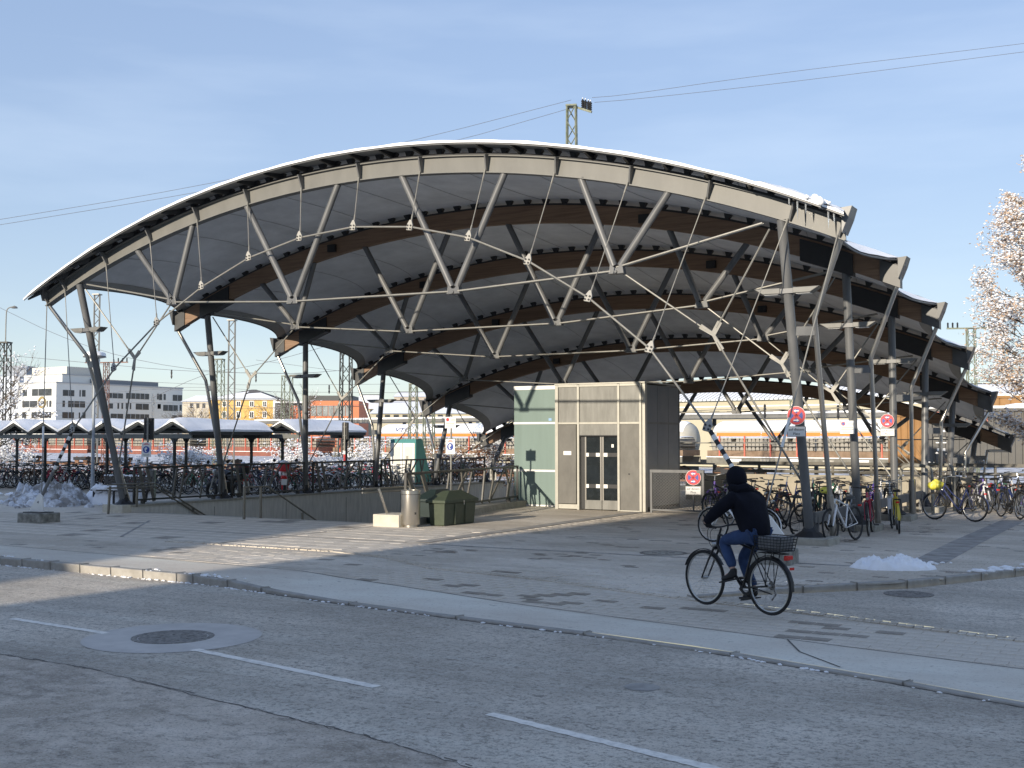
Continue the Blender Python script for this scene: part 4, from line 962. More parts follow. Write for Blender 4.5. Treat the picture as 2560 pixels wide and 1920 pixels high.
def make_bike(label, kind, col, group=None, basket=None, snow=False, rack=True, bag=None, detail=False, rimm=None, mud=True, seatbag=None, forkcol=None):
    R = .345; t = thing('bicycle', label, 'bicycle', (0, 0, 0), 0, group)
    bb, rh, fh, st, ht, hb = bike_frame(kind, 1.08, R); n = 8
    b = MB()
    if kind == 'city':
        b.tube(chaikin([hb+Vector((-.01, 0, .03)), Vector((.66, 0, .55)), bb+Vector((.06, 0, .06)), bb]), .021, n)
        b.tube(chaikin([ht+Vector((.0, 0, -.05)), Vector((.60, 0, .66)), Vector((.36, 0, .50))]), .015, n)
    else:
        b.tube([ht+(st-ht)*.03, st+Vector((.012, 0, -.04))], .017, n); b.tube([hb+Vector((0, 0, .02)), bb], .021, n)
    b.tube([bb, st], .016, n); b.tube([ht, hb], .022, n)
    for y in (-.055, .055):
        b.tube([bb+Vector((0, y*.5, 0)), rh+Vector((0, y, 0))], .010, 6); b.tube([st+Vector((0, y*.3, -.06)), rh+Vector((0, y, 0))], .008, 6)
    b.build('frame', col, t, smooth=True)
    b = MB(); cr = hb+Vector((.01, 0, -.02))
    for y in (-.055, .055): b.tube([cr+Vector((0, y*.9, 0)), cr.lerp(fh, .4)+Vector((.005, y, 0)), fh+Vector((0, y, 0))], [.016, .014, .010] if kind != 'mtb' else [.022, .022, .012], 6)
    b.tube([cr+Vector((0, -.055, 0)), cr+Vector((0, .055, 0))], .018, 6)
    b.build('fork', forkcol or col, t, smooth=True)
    add_wheel(t, 0, R, detail, 0, rimm); add_wheel(t, 1.08, R, detail, 0, rimm)
    hx = ht.x-.03; hz = ht.z+(.13 if kind == 'city' else .08)
    b = MB(); b.tube([ht, (hx, 0, hz)], .014, 6)
    if kind == 'mtb': b.tube([(hx+.05, -.30, hz+.02), (hx+.06, 0, hz), (hx+.05, .30, hz+.02)], .012, 6)
    else: b.tube(chaikin([(hx-.16, -.27, hz+.03), (hx+.03, -.24, hz+.04), (hx+.06, 0, hz), (hx+.03, .24, hz+.04), (hx-.16, .27, hz+.03)], 1), .011, 6)
    b.build('handlebar', M_chrome if kind == 'city' else M_blk, t, smooth=True)
    b = MB()
    for s in (-1, 1):
        if kind == 'mtb': b.tube([(hx+.05, s*.19, hz+.015), (hx+.05, s*.31, hz+.02)], .017, 6)
        else: b.tube([(hx-.06, s*.265, hz+.033), (hx-.18, s*.272, hz+.03)], .017, 6)
    b.build('grip', M_blk, t)
    sd = MB(); sx, sz = st.x-.03, st.z+.13
    sd.tube([st, (sx, 0, sz-.03)], .013, 6)
    P = []
    for x, w, z, h in ((-.14, .085, .01, .05), (-.09, .09, .02, .06), (.02, .04, .0, .045), (.13, .02, .0, .03)):
        P += [(sx+x, -w, sz+z-h), (sx+x, w, sz+z-h), (sx+x, w*.8, sz+z), (sx+x, -w*.8, sz+z)]
    fs = [[0, 1, 2, 3], [15, 14, 13, 12]]
    for i in range(3):
        for q in range(4): fs.append([4*i+q, 4*i+4+q, 4*i+4+(q+1) % 4, 4*i+(q+1) % 4])
    sd._a(P, fs); sd.build('saddle', M_blk, t, smooth=True)
    b = MB(); b.lathe([(.095, -.004), (.095, .004), (.06, .004), (.06, -.004)], bb+Vector((0, -.05, 0)), 16, R=Matrix.Rotation(pi/2, 3, 'X'))
    a = radians(35)
    for s, y in ((1, -.075), (-1, .075)):
        e = bb+Vector((.17*cos(a)*s, y, .17*sin(a)*s)); b.beam(bb+Vector((0, y*.8, 0)), e, .012, .022); b.box(e+Vector((0, .05*(1 if y > 0 else -1), 0)), (.09, .09, .022))
    b.build('crankset', M_blk, t)
    if mud:
        for cx, a0, a1 in ((0, radians(-5), radians(175)), (1.08, radians(20), radians(150))):
            b = MB(); m = 10; P = []
            for i in range(m+1):
                q = lerp(a0, a1, i/m)
                for y, r in ((-.028, R+.012), (0, R+.02), (.028, R+.012)): P.append((cx+r*cos(q+(pi*0))*(-1 if cx == 0 else 1)*1., y, R+r*sin(q)))
            fs = [[3*i+j, 3*i+j+1, 3*i+j+4, 3*i+j+3] for i in range(m) for j in (0, 1)]
            b._a(P, fs); b.build('mudguard', M_blk if kind != 'city' else col, t, smooth=True)
    if rack:
        b = MB(); z = 2*R+.05
        for y in (-.06, .06): b.tube([(.12, y, z), (-.25, y, z)], .006, 5); b.tube([(-.1, y*1.2, z), (0, y*1.3, R)], .006, 5); b.tube([(.0, y*1.2, z), (0, y*1.3, R)], .006, 5)
        for x in (.1, 0, -.1, -.24): b.tube([(x, -.06, z), (x, .06, z)], .006, 5)
        b.build('rack', M_blk, t)
    b = MB(); b.box((-.27, 0, 2*R+.0), (.03, .07, .04)); b.build('tail_light', M_refl, t)
    b = MB(); b.lathe([(.001, 0), (.03, .0), (.035, .05), (.02, .08)], (hb.x+.07, 0, hb.z+.02), 10, R=Matrix.Rotation(-pi/2, 3, 'Y')); b.build('headlight', M_chrome, t)
    if basket == 'front':
        b = MB(); bx, bz = hb.x+.19, hb.z+.16
        for i in range(5):
            z = bz-.11+i*.055; s = 1-.12*(1-i/4)
            b.tube([(bx-.13*s, -.17*s, z), (bx+.13*s, -.17*s, z), (bx+.13*s, .17*s, z), (bx-.13*s, .17*s, z)], .004, 4, closed=True)
        for i in range(8):
            q = -.16+i*.32/7
            b.tube([(bx+.13, q, bz+.11), (bx+.115, q*.88, bz-.11), (bx-.115, q*.88, bz-.11), (bx-.13, q, bz+.11)], .003, 4)
        b.build('basket', M_blk, t)
    if bag is not None:
        me = smooth(lumps(hash(label) % 99, 14, (.13, .16), .14, .06, .11)); me.materials.append(bag); link('bag', me, t, loc=(hb.x+.2, 0, hb.z+.12))
    if seatbag is not None:
        me = smooth(lumps(3, 8, (.10, .05), .07, .06, .09)); me.materials.append(seatbag); link('saddle_cover', me, t, loc=(st.x-.05, 0, st.z+.12))
    if snow:
        me = smooth(lumps(31, 9, (.12, .05), .05, .03, .06)); me.materials.append(M_snow); link('snow_cap', me, t, loc=(st.x-.04, 0, st.z+.13))
        me = smooth(lumps(32, 9, (.05, .18), .04, .02, .045)); me.materials.append(M_snow); link('snow_cap', me, t, loc=(ht.x, 0, hz+.02))
        b = MB()
        m = 8; P = []
        for i in range(m+1):
            q = radians(60)+radians(80)*i/m
            for y, r in ((-.028, R+.015), (0, R+.045), (.028, R+.015)): P.append((-r*cos(q), y, R+r*sin(q)))
        b._a(P, [[3*i+j, 3*i+j+1, 3*i+j+4, 3*i+j+3] for i in range(m) for j in (0, 1)]); b.build('snow_cap', M_snow, t, smooth=True)
    return t
def setb(t, rear, front, lean=0., z=0.):
    d = Vector(front)-Vector(rear); t.location = (rear[0], rear[1], z); t.rotation_euler = (lean, 0, atan2(d.y, d.x))
cpaint = {}
def paint(n, c): return mat('bike_paint_'+n, c, .3, .1, var=.05)
P_blk, P_wht, P_red, P_yel, P_blu, P_grn, P_sil, P_pur, P_brn = (paint(*x) for x in (('black', (.018, .018, .02)), ('white', (.72, .72, .72)), ('red', (.38, .02, .05)), ('yellow', (.62, .50, .06)), ('navy', (.02, .03, .10)), ('green', (.05, .16, .10)), ('silver', (.42, .43, .44)), ('purple', (.13, .08, .33)), ('brown', (.16, .075, .04))))
M_yb = mat('yellow_plastic_bag', (.62, .55, .03), .35, scale=9, col2=(.80, .75, .16)); M_sb = mat('silver_cover', (.55, .55, .54), .35, scale=8, col2=(.72, .72, .71))
# ridden bicycle
ride = make_bike('black trekking bicycle ridden across the paving with a basket on its rear rack', 'trek', P_blk, detail=True, mud=True)
RB, FB = (21.15, -8.91), (20.15, -8.45)
setb(ride, RB, FB, 0, -.05)
b = MB()
for i in range(6):
    z = .775+i*.034; s = .86+.14*i/5
    b.tube([(-.31*s, -.15*s, z), (.11*s, -.15*s, z), (.11*s, .15*s, z), (-.31*s, .15*s, z)], .006 if i in (0, 5) else .004, 4, closed=True)
for i in range(9):
    q = -.31+i*.42/8
    b.tube([(q, -.15, .945), (q*.88, -.13, .775), (q*.88, .13, .775), (q, .15, .945)], .0035, 4)
for i in range(6):
    q = -.14+i*.28/5
    for x in (-.31, .11): b.tube([(x, q, .945), (x*.88, q*.88, .775)], .0035, 4)
b.build('basket', M_blk, ride)
M_liner = mat('basket_liner', (.17, .17, .17), .8, var=.2)
MB().box((-.10, 0, .865), (.34, .25, .15)).build('basket_liner', M_liner, ride, bevel=.02)
b = MB(); b.box((-.295, 0, .705), (.05, .11, .05)); b.build('tail_light', M_refl, ride, bevel=.01)
b = MB(); b.box((-.345, 0, .58), (.02, .06, .03)); b.build('reflector', M_refl, ride)
b = MB()
for r_, x in ((.052, 0), (.042, .006), (.032, .012)): b.lathe([(r_, x), (r_, x+.003), (.02, x+.003)], (0, -.035, .345), 18, R=Matrix.Rotation(pi/2, 3, 'X'))
b.tube([(0, -.06, .33), (-.03, -.07, .24), (.03, -.07, .17)], .012, 6); b.build('derailleur', M_iron, ride)
b = MB(); 
for z_ in (.40, .245): b.tube([(.43, -.052, z_*.55+.14), (0, -.045, z_)], .005, 4)
b.build('chain', M_iron, ride)
b = MB(); b.tube(chaikin([(.80, .05, 1.0), (1.0, .04, .98), (.98, .03, .78), (.86, .02, .70)]), .004, 5); b.tube(chaikin([(.80, -.05, 1.0), (1.03, -.02, .95), (.96, -.03, .72), (.7, -.02, .62)]), .004, 5); b.build('brake_cable', M_blk, ride, smooth=True)
b = MB(); b.tube([(.10, .08, .30), (-.12, .10, .27)], .008, 5); b.build('kickstand', M_blk, ride)
# ------------------------------------------------------------------ cyclist
M_jack = mat('dark_jacket', (.008, .0085, .014), .9, var=.25, scale=7, bump=.25, bscale=9, spec=.15)
M_jean = mat('blue_jeans', (.012, .03, .085), .85, scale=6, col2=(.03, .065, .16), bump=.25, bscale=16)
M_shoe = mat('black_shoe', (.012, .012, .013), .7, var=.2); M_skin = mat('skin', (.40, .25, .19), .55, var=.05)
M_glove = mat('dark_glove', (.01, .01, .012), .8, var=.2)
def skinmesh(name, verts, edges, radii, root, mats, sub=2):
    me = bpy.data.meshes.new(name); me.from_pydata(verts, edges, []); o = bpy.data.objects.new(name, me); COL.objects.link(o)
    sk = o.modifiers.new('skin', 'SKIN'); 
    if not me.skin_vertices: me.skin_vertices.new(name='')
    for i, r in enumerate(radii):
        r = r if isinstance(r, tuple) else (r, r); me.skin_vertices[0].data[i].radius = r; me.skin_vertices[0].data[i].use_root = (i == root)
    ss = o.modifiers.new('sub', 'SUBSURF'); ss.levels = sub; ss.render_levels = sub
    dg = bpy.context.evaluated_depsgraph_get(); out = bpy.data.meshes.new_from_object(o.evaluated_get(dg)); bpy.data.objects.remove(o)
    out.name = name; out.materials.clear(); out.materials.append(mats); return smooth(out)
man = thing('person', 'cyclist in a dark hooded jacket and blue jeans riding away to the left', 'person', ride.location, 0); man.rotation_euler = ride.rotation_euler
# joints: x forward, y left, z up
J = dict(pel=(.20, 0, .98), sp=(.26, 0, 1.14), ch=(.36, 0, 1.30), nk=(.435, 0, 1.46), hd=(.50, 0, 1.57), ht=(.545, 0, 1.70),
    lsh=(.40, .19, 1.385), lel=(.60, .33, 1.17), lwr=(.775, .30, 1.055), rsh=(.42, -.19, 1.385), rel=(.61, -.31, 1.16), rwr=(.775, -.29, 1.055),
    lhp=(.21, .10, .94), lkn=(.635, .125, .845), lan=(.455, .125, .47), lto=(.60, .135, .40), rhp=(.21, -.10, .94), rkn=(.545, -.115, .62), ran=(.345, -.12, .235), rto=(.50, -.13, .17))
def sub(keys, edges, rad, root, name, m, lv=2):
    idx = {k: i for i, k in enumerate(keys)}
    me = skinmesh(name, [J[k] for k in keys], [(idx[a], idx[b]) for a, b in edges], [rad[k] for k in keys], idx[root], m, lv); return link(name, me, man)
allk = list(J)
E_ = [('pel', 'sp'), ('sp', 'ch'), ('ch', 'nk'), ('nk', 'hd'), ('hd', 'ht'), ('ch', 'lsh'), ('lsh', 'lel'), ('lel', 'lwr'), ('ch', 'rsh'), ('rsh', 'rel'), ('rel', 'rwr'), ('pel', 'lhp'), ('lhp', 'lkn'), ('lkn', 'lan'), ('lan', 'lto'), ('pel', 'rhp'), ('rhp', 'rkn'), ('rkn', 'ran'), ('ran', 'rto')]
rad = dict(pel=(.12, .10), sp=(.115, .10), ch=(.13, .11), nk=.055, hd=.085, ht=.075, lsh=.055, lel=.038, lwr=.028, rsh=.055, rel=.038, rwr=.028, lhp=.085, lkn=.055, lan=.036, lto=.03, rhp=.085, rkn=.055, ran=.036, rto=.03)
sub(allk, E_, rad, 'pel', 'body', M_skin)
J.update(hem=(.15, 0, .80), hb1=(.47, 0, 1.53), cuL=(.745, .305, 1.07), cuR=(.745, -.295, 1.07))
jr = dict(hem=(.215, .19), pel=(.225, .19), sp=(.215, .18), ch=(.235, .185), nk=(.135, .12), lsh=.108, lel=.078, cuL=.055, rsh=.108, rel=.078, cuR=.055)
sub(['hem', 'sp', 'ch', 'nk', 'lsh', 'lel', 'cuL', 'rsh', 'rel', 'cuR'], [('hem', 'sp'), ('sp', 'ch'), ('ch', 'nk'), ('ch', 'lsh'), ('lsh', 'lel'), ('lel', 'cuL'), ('ch', 'rsh'), ('rsh', 'rel'), ('rel', 'cuR')], jr, 'hem', 'jacket', M_jack)
J.update(lsk=(.515, .125, .62), rsk=(.435, -.118, .40), lcf=(.468, .125, .52), rcf=(.36, -.12, .29))
tr = dict(pel=(.13, .10), lhp=.105, lkn=.083, lsk=.072, lcf=.062, rhp=.11, rkn=.08, rsk=.07, rcf=.06)
sub(['pel', 'lhp', 'lkn', 'lsk', 'lcf', 'rhp', 'rkn', 'rsk', 'rcf'], [('pel', 'lhp'), ('lhp', 'lkn'), ('lkn', 'lsk'), ('lsk', 'lcf'), ('pel', 'rhp'), ('rhp', 'rkn'), ('rkn', 'rsk'), ('rsk', 'rcf')], tr, 'pel', 'jeans', M_jean)
# hood: shell round the head, open towards the front
b = MB()
hc = Vector((.515, 0, 1.615)); tilt = Matrix.Rotation(radians(16), 3, 'Y')
def hoodpt(t, s):
    q = lerp(-pi*.80, pi*.80, t); ph = lerp(-.62*pi/1.25, pi/2, s)
    r = .108*(1+.04*sin(3*q))*(1 if ph > -.3 else 1+.10*(-.3-ph)); p = Vector((-cos(q)*cos(ph)*r*1.10, sin(q)*cos(ph)*r*.98, sin(ph)*.135+(.0)))
    return hc+tilt@p
b.grid(hoodpt, 26, 16); hood = b.build('hood', M_jack, man, smooth=True); so_ = hood.modifiers.new('thick', 'SOLIDIFY'); so_.thickness = .014
b = MB().tube([(.40, -.10, 1.475), (.37, 0, 1.50), (.40, .10, 1.475), (.50, .10, 1.49), (.555, 0, 1.48), (.50, -.10, 1.49)], .058, 8, closed=True); b.build('collar', M_jack, man, smooth=True)
# face under the hood
b = MB(); b.lathe([(.001, .05), (.018, .0), (.012, -.02)], (.64, 0, 1.575), 8, R=Matrix.Rotation(pi/2, 3, 'Y')); b.build('nose', M_skin, man, smooth=True)
for y in (-.035, .035): MB().lathe([(.001, .012), (.009, .006), (.012, -.004)], (.617, y, 1.615), 8, R=Matrix.Rotation(pi/2, 3, 'Y')).build('eye', M_blk, man)
MB().box((.622, 0, 1.53), (.012, .05, .008)).build('mouth', mat('lip', (.35, .12, .11), .5), man)
# gloves: palm and five fingers closed on each grip
for s, wr in ((1, Vector((.775, .30, 1.055))), (-1, Vector((.775, -.29, 1.055)))):
    gp = Vector((.695, s*.268, 1.03)); V, Ed, Rd = [], [], []
    fw = Vector((.80, s*.29, 1.06))
    V += [tuple(wr+Vector((-.03, 0, .01))), tuple(Vector((.745, s*.275, 1.078))), tuple(Vector((.705, s*.270, 1.085)))]; Ed += [(0, 1), (1, 2)]; Rd += [.036, .042, .040]
    o_ = link('glove', skinmesh('glove', V, Ed, [.036, (.045, .030), (.042, .026)], 1, M_glove, 2), man)
    for i in range(4):
        x = .755-.024*i; L = (.9, 1., .97, .8)[i]; f = MB()
        f.tube(chaikin([(x-.01, s*.262, 1.085), (x+.0, s*(.262+.042*L), 1.078), (x, s*(.268+.048*L), 1.045), (x, s*(.262+.022*L), 1.012), (x, s*.256, 1.008)]), [.0115]*13 if 0 else .011, 6); f.build('finger', M_glove, o_, smooth=True)
    MB().tube(chaikin([(.76, s*.25, 1.075), (.742, s*.232, 1.05), (.728, s*.235, 1.018), (.712, s*.25, 1.008)]), .012, 6).build('thumb', M_glove, o_, smooth=True)
for kk, a in (('l', Vector(J['lan'])), ('r', Vector(J['ran']))):
    to = Vector(J[kk+'to']); d = (to-a).normalized()
    me = skinmesh('shoe', [tuple(a+Vector((-.035, 0, -.015))), tuple(a+Vector((.01, 0, -.035))), tuple(a.lerp(to, .55)+Vector((0, 0, -.02))), tuple(to+d*.05+Vector((0, 0, -.005))), tuple(a+Vector((.0, 0, .06)))], [(0, 1), (1, 2), (2, 3), (1, 4)], [.042, .05, (.046, .04), (.040, .030), .045], 1, M_shoe, 2)
    sh = link('shoe', me, man); MB().beam(a+Vector((-.06, 0, -.065)), to+d*.07+Vector((0, 0, -.035)), .085, .018).build('sole', M_rub, sh, bevel=.006)
def nth(i): return ('first', 'second', 'third', 'fourth', 'fifth', 'sixth', 'seventh', 'eighth', 'ninth', 'tenth', 'eleventh', 'twelfth')[i] if i < 12 else f'{i+1}{"st" if (i+1) % 10 == 1 else "nd" if (i+1) % 10 == 2 else "rd" if (i+1) % 10 == 3 else "th"}'
# ------------------------------------------------------------------ parked bicycles, right side (each told apart by its look)
def gp(x, y): p = at_z(x, y, 0); return (p.x, p.y)
PK = 'bicycles parked along the right columns'
def parkb(label, kind, col, rear, front, lean=0., **kw):
    t = make_bike(label, kind, col, PK, **kw); setb(t, rear, front, lean); return t
parkb('white city bicycle standing side on behind the cyclist', 'city', P_wht, (18.45, -.75), (17.38, -.62), .05, rimm=M_chrome, basket='front')
parkb('white mountain bicycle facing the road between the first two columns', 'mtb', P_wht, (19.72, 1.22), (19.50, .14), .06, rack=False, mud=False, rimm=M_blk)
parkb('black mountain bicycle locked to the nearest right column', 'mtb', P_blk, (18.55, 1.25), (18.12, .25), -.10, rack=False, mud=False, rimm=M_blk)
parkb('dark bicycle with a yellow saddle cover behind the nearest right column', 'trek', P_blk, (18.75, 3.0), (18.6, 1.95), .05, seatbag=M_yb)
parkb('red bicycle facing the road beside the second right column', 'trek', P_red, (19.55, 3.35), (19.72, 2.3), .05, rack=False)
parkb('yellow framed bicycle with a step through frame next to the red bicycle', 'city', P_yel, (20.15, 3.2), (19.9, 4.2), -.05)
parkb('white bicycle with a green basket behind the red and yellow bicycles', 'city', P_wht, (19.55, 5.6), (19.72, 4.55), .06, basket='front')
parkb('silver bicycle half hidden behind the second right column', 'trek', P_sil, (18.9, 5.3), (18.75, 4.25), -.06)
parkb('dark step through bicycle with orange reflectors and a yellow bag at its handlebar', 'city', P_blu, (21.0, 7.75), (19.95, 8.15), .05, bag=M_yb, rimm=M_chrome)
parkb('navy bicycle with a silver saddle cover in the rack behind the cyclist', 'trek', P_blu, (16.4, 4.6), (16.25, 3.55), .05, seatbag=M_sb)
parkb('brown city bicycle leaning in the rack right of the silver covered one', 'city', P_brn, (17.1, 4.9), (16.9, 3.9), -.06)
parkb('bicycle with red reflectors and a black pannier near the low no stopping sign', 'trek', P_sil, (15.35, 5.7), (15.65, 6.7), .05)
parkb('black bicycle next to the pannier bicycle in front of the pale parapet', 'trek', P_blk, (15.5, 5.7), (15.35, 4.65), .04)
right_cols = [('black', P_blk), ('silver', P_sil), ('purple', P_pur), ('white', P_wht), ('green', P_grn), ('navy', P_blu)]
protos = {}
RR = random.Random(15)
def rcluster(lbl, kind, cn, cm, u, v, ang, lean):
    key = (kind, cn)
    if key not in protos: t = make_bike(lbl, kind, cm, 'bicycles crowded at the right end'); protos[key] = t
    else: t = dup(protos[key], (0, 0, 0), label=lbl, group='bicycles crowded at the right end')
    t.location = (u, v, 0); t.rotation_euler = (lean, 0, ang)
cl_desc = ['in the front row of the right hand crowd', 'in the middle row of the right hand crowd', 'in the back row of the right hand crowd']
for r in range(3):
    for i in range(7):
        cn, cm = right_cols[(i*2+r*3) % 6]; kind = ('trek', 'mtb', 'city')[(i+r) % 3]
        u = 21.2+i*.52+RR.uniform(-.1, .1)-r*.9; v = 10.2+i*.25+r*1.75+RR.uniform(-.15, .15)
        rcluster(f'{cn} {dict(trek="trekking bicycle", mtb="mountain bicycle", city="low-step bicycle")[kind]}, {nth(i)} from the left {cl_desc[r]}', kind, cn, cm, u, v, radians(-64)+RR.uniform(-.2, .2), RR.uniform(-.14, .14))
for i in range(7):
    cn, cm = right_cols[(i*5+2) % 6]; kind = ('city', 'trek', 'mtb')[i % 3]
    rcluster(f'{cn} {dict(trek="trekking bicycle", mtb="mountain bicycle", city="low-step bicycle")[kind]}, {nth(i)} from the left in front of the pale parapet', kind, cn, cm, 14.9+i*.62, 7.4+RR.uniform(-.2, .2), radians(-95)+RR.uniform(-.25, .25), RR.uniform(-.12, .12))
for i in range(9):
    cn, cm = right_cols[(i*5+1) % 6]; kind = ('trek', 'city', 'mtb')[i % 3]
    rcluster(f'{cn} {dict(trek="trekking bicycle", mtb="mountain bicycle", city="low-step bicycle")[kind]}, {nth(i)} from the front in the row behind the right columns', kind, cn, cm, 18.3+RR.uniform(-.3, .3)-(i % 2)*1.0, 6.4+i*.75, radians(-80)+RR.uniform(-.15, .15), RR.uniform(-.12, .12))
for k in (0, 1, 2):
    t = thing('rack_beam', ('grey rack plank between the first and second right columns', 'grey rack plank between the second and third right columns', 'grey rack plank between the third and fourth right columns')[k], 'bike rack', (LC, VB[k]+.2, 0), 0, 'rack planks between the right columns')
    MB().box((0, 1.75, .48), (.06, 3.3, .22)).build('plank', M_steel, t, bevel=.01)
    for y in (.3, 3.1): MB().box((0, y, .25), (.08, .08, .5)).build('leg', M_steel, t)
# tall grey hoop posts near the right columns
for (x, D, l) in ((2290, 31.5, 'weathered grey hoop stand left of the crowd of bicycles'), (2345, 33, 'weathered grey hoop stand nearer the goods wagon')):
    p = at_D(x, 1180, D); t = thing('bike_hoop', l, 'bike stand', (p.x, p.y, 0), -.4)
    MB().tube(chaikin([(-.5, 0, 0), (-.5, 0, 1.15), (-.35, 0, 1.3), (.35, 0, 1.3), (.5, 0, 1.15), (.5, 0, 0)]), .045, 8).build('hoop', M_concd, t, smooth=True)
# ------------------------------------------------------------------ left: shelters with folded snowy roofs, packed bicycles
M_shel = mat('shelter_steel', (.025, .03, .032), .55, var=.15); M_shelg = mat('shelter_grey', (.13, .135, .125), .6, var=.12)
def shelter(label, u0, n, v0, v1, zp, zv, pitch=1.757, posts=True):
    t = thing('bike_shelter', label, 'shelter', (u0, v0, 0)); Ld = v1-v0
    for i in range(n):
        x = i*pitch
        for s in (-1, 1):
            b = MB(); a = Vector((x, 0, zp)); c = Vector((x+s*pitch/2, 0, zv))
            b._a([a, c, c+Vector((0, Ld, 0)), a+Vector((0, Ld, 0)), a-Vector((0, 0, .05)), c-Vector((0, 0, .05)), c+Vector((0, Ld, -.05)), a+Vector((0, Ld, -.05))], [[0, 1, 2, 3], [7, 6, 5, 4], [0, 4, 5, 1], [2, 6, 7, 3]]); b.build('roof_panel', M_shelg, t)
            b = MB()
            for q in (.33, .66): b.beam(a.lerp(c, q)+Vector((0, 0, -.07)), a.lerp(c, q)+Vector((0, Ld, -.07)), .05, .05)
            b.beam(a+Vector((0, .03, -.09)), c+Vector((0, .03, -.09)), .05, .08); b.build('rafter', M_shel, t)
    rr = random.Random(n)
    def sn(tt, s):
        x = lerp(-pitch/2-.04, (n-.5)*pitch+.04, tt); ph = abs(((x/pitch+.5) % 1)-.5)*2; z = lerp(zp, zv, ph)+.12+.03*sin(x*5+s*4)+rr.uniform(-.008, .008)
        e = min(1, min(tt, 1-tt)*n*5+.15, ); z -= .10*(1-e); y = lerp(-.05, Ld+.05, s)
        return (x, y, z-(.05 if s == 0 else 0))
    b = MB().grid(sn, n*16, 14)
    b.grid(lambda tt, s: (lambda p: (p[0], p[1]-.01, lerp(p[2], lerp(zp, zv, abs(((p[0]/pitch+.5) % 1)-.5)*2)-.005, s)))(sn(tt, 0)), n*16, 1)
    b.grid(lambda tt, s: (lambda p: (p[0]+.005, p[1], lerp(p[2], zv-.0, s)))(sn(1, tt)), 14, 1)
    b.build('roof_snow', M_snow, t, smooth=True)
    MB().box(((n-1)*pitch/2, .06, zv-.17), (n*pitch, .06, .16)).build('front_beam', M_shelg, t); MB().box(((n-1)*pitch/2, Ld-.1, zv-.17), (n*pitch, .06, .16)).build('rear_beam', M_shelg, t)
    MB().box(((n-.5)*pitch, Ld/2, zv-.06), (.07, Ld, .13)).build('eave_beam', M_shel, t)
    for i in range(0, n, 2):
        for y in (.08, Ld-.15):
            p = MB(); x = i*pitch
            p.beam((x, y, 0), (x, y, zv-.24), .10, .07)
            p.prism([(-.42, .32), (-.38, .24), (-.16, .14), (-.055, 0), (.055, 0), (.16, .14), (.38, .24), (.42, .32)], .05, R=facing((0, -1, 0)), c=(x, y+.02, zv-.42)); p.build('post', M_shel, t)
    return t
shelter('long dark bicycle shelter with a snowy zigzag roof at the far left', -5.94-1.757*8, 9, 7.4, 11.6, 2.66, 2.28)
shelter('smaller bicycle shelter with one snowy gable behind the long one', -5.0, 1, 12.1, 16.3, 2.66, 2.28)
lcols = [('black', P_blk), ('navy', P_blu), ('silver', P_sil), ('red', P_red), ('green', P_grn), ('brown', P_brn)]
lp_ = {}
RR = random.Random(44)
knames = dict(trek='trekking bicycle', mtb='mountain bicycle', city='low-step bicycle')
def lrow(u, v, ang, cn, cm, kind, snow, where, group):
    key = (kind, cn, snow); lbl = f'{"snowy " if snow else ""}{cn} {knames[kind]}, {where}'
    if key not in lp_: t = make_bike(lbl, kind, cm, group, snow=snow, rack=False, mud=(kind == 'city')); lp_[key] = t
    else: t = dup(lp_[key], (0, 0, 0), label=lbl, group=group)
    t.location = (u, v, 0); t.rotation_euler = (RR.uniform(-.10, .10), 0, ang)
for i in range(27):
    cn, cm = lcols[(i*5+i//4) % 6]; lrow(-19.3+i*.52+RR.uniform(-.1, .1), 9.1+RR.uniform(-.1, .1), radians(-90)+RR.uniform(-.3, .3), cn, cm, ('city', 'trek', 'mtb')[i*7 % 3], False, f'{nth(i)} from the left in the front row under the zigzag shelter', 'bicycles in the front row of the zigzag shelter')
for i in range(25):
    cn, cm = lcols[(i*7+2) % 6]; t_ = RR.uniform(-.1, .1); lrow(-18.6+i*.55+t_, 10.9+RR.uniform(-.1, .1), radians(90)+RR.uniform(-.3, .3), cn, cm, ('trek', 'city', 'mtb')[i*5 % 3], False, f'{nth(i)} from the left in the back row under the zigzag shelter', 'bicycles in the back row of the zigzag shelter')
for i in range(12):
    cn, cm = lcols[(i*5+1) % 6]; lrow(-4.5+i*.06+RR.uniform(-.3, .3)+(i % 2)*1.2, 7.2+i*.42, radians(180 if i % 2 else 0)+RR.uniform(-.2, .2), cn, cm, ('mtb', 'trek', 'city')[i % 3], False, f'{nth(i)} from the front between zigzag shelter and stair railing', 'bicycles behind the near stair railing')
for i in range(32):
    cn, cm = lcols[(i*5+3) % 6]; r = i % 2; lrow(-3.7+r*1.5+RR.uniform(-.15, .15), 11.0+(i//2)*.62+RR.uniform(-.1, .1), radians(0 if r else 180)+RR.uniform(-.25, .25), cn, cm, ('trek', 'city', 'mtb')[i*5 % 3], True, f'{nth(i//2)} from the front in the {"near" if r else "far"} line beyond the stair railing', 'snowy bicycles beyond the stair railing')
for i in range(12):
    cn, cm = lcols[(i*5+4) % 6]; lrow(-9.5+i*.55+RR.uniform(-.1, .1), 14.2+RR.uniform(-.2, .2), radians(-90)+RR.uniform(-.25, .25), cn, cm, ('city', 'trek', 'mtb')[i*2 % 3], i % 2 == 0, f'{nth(i)} from the left in the rearmost row by the gable shelter', 'bicycles in the rearmost left row')
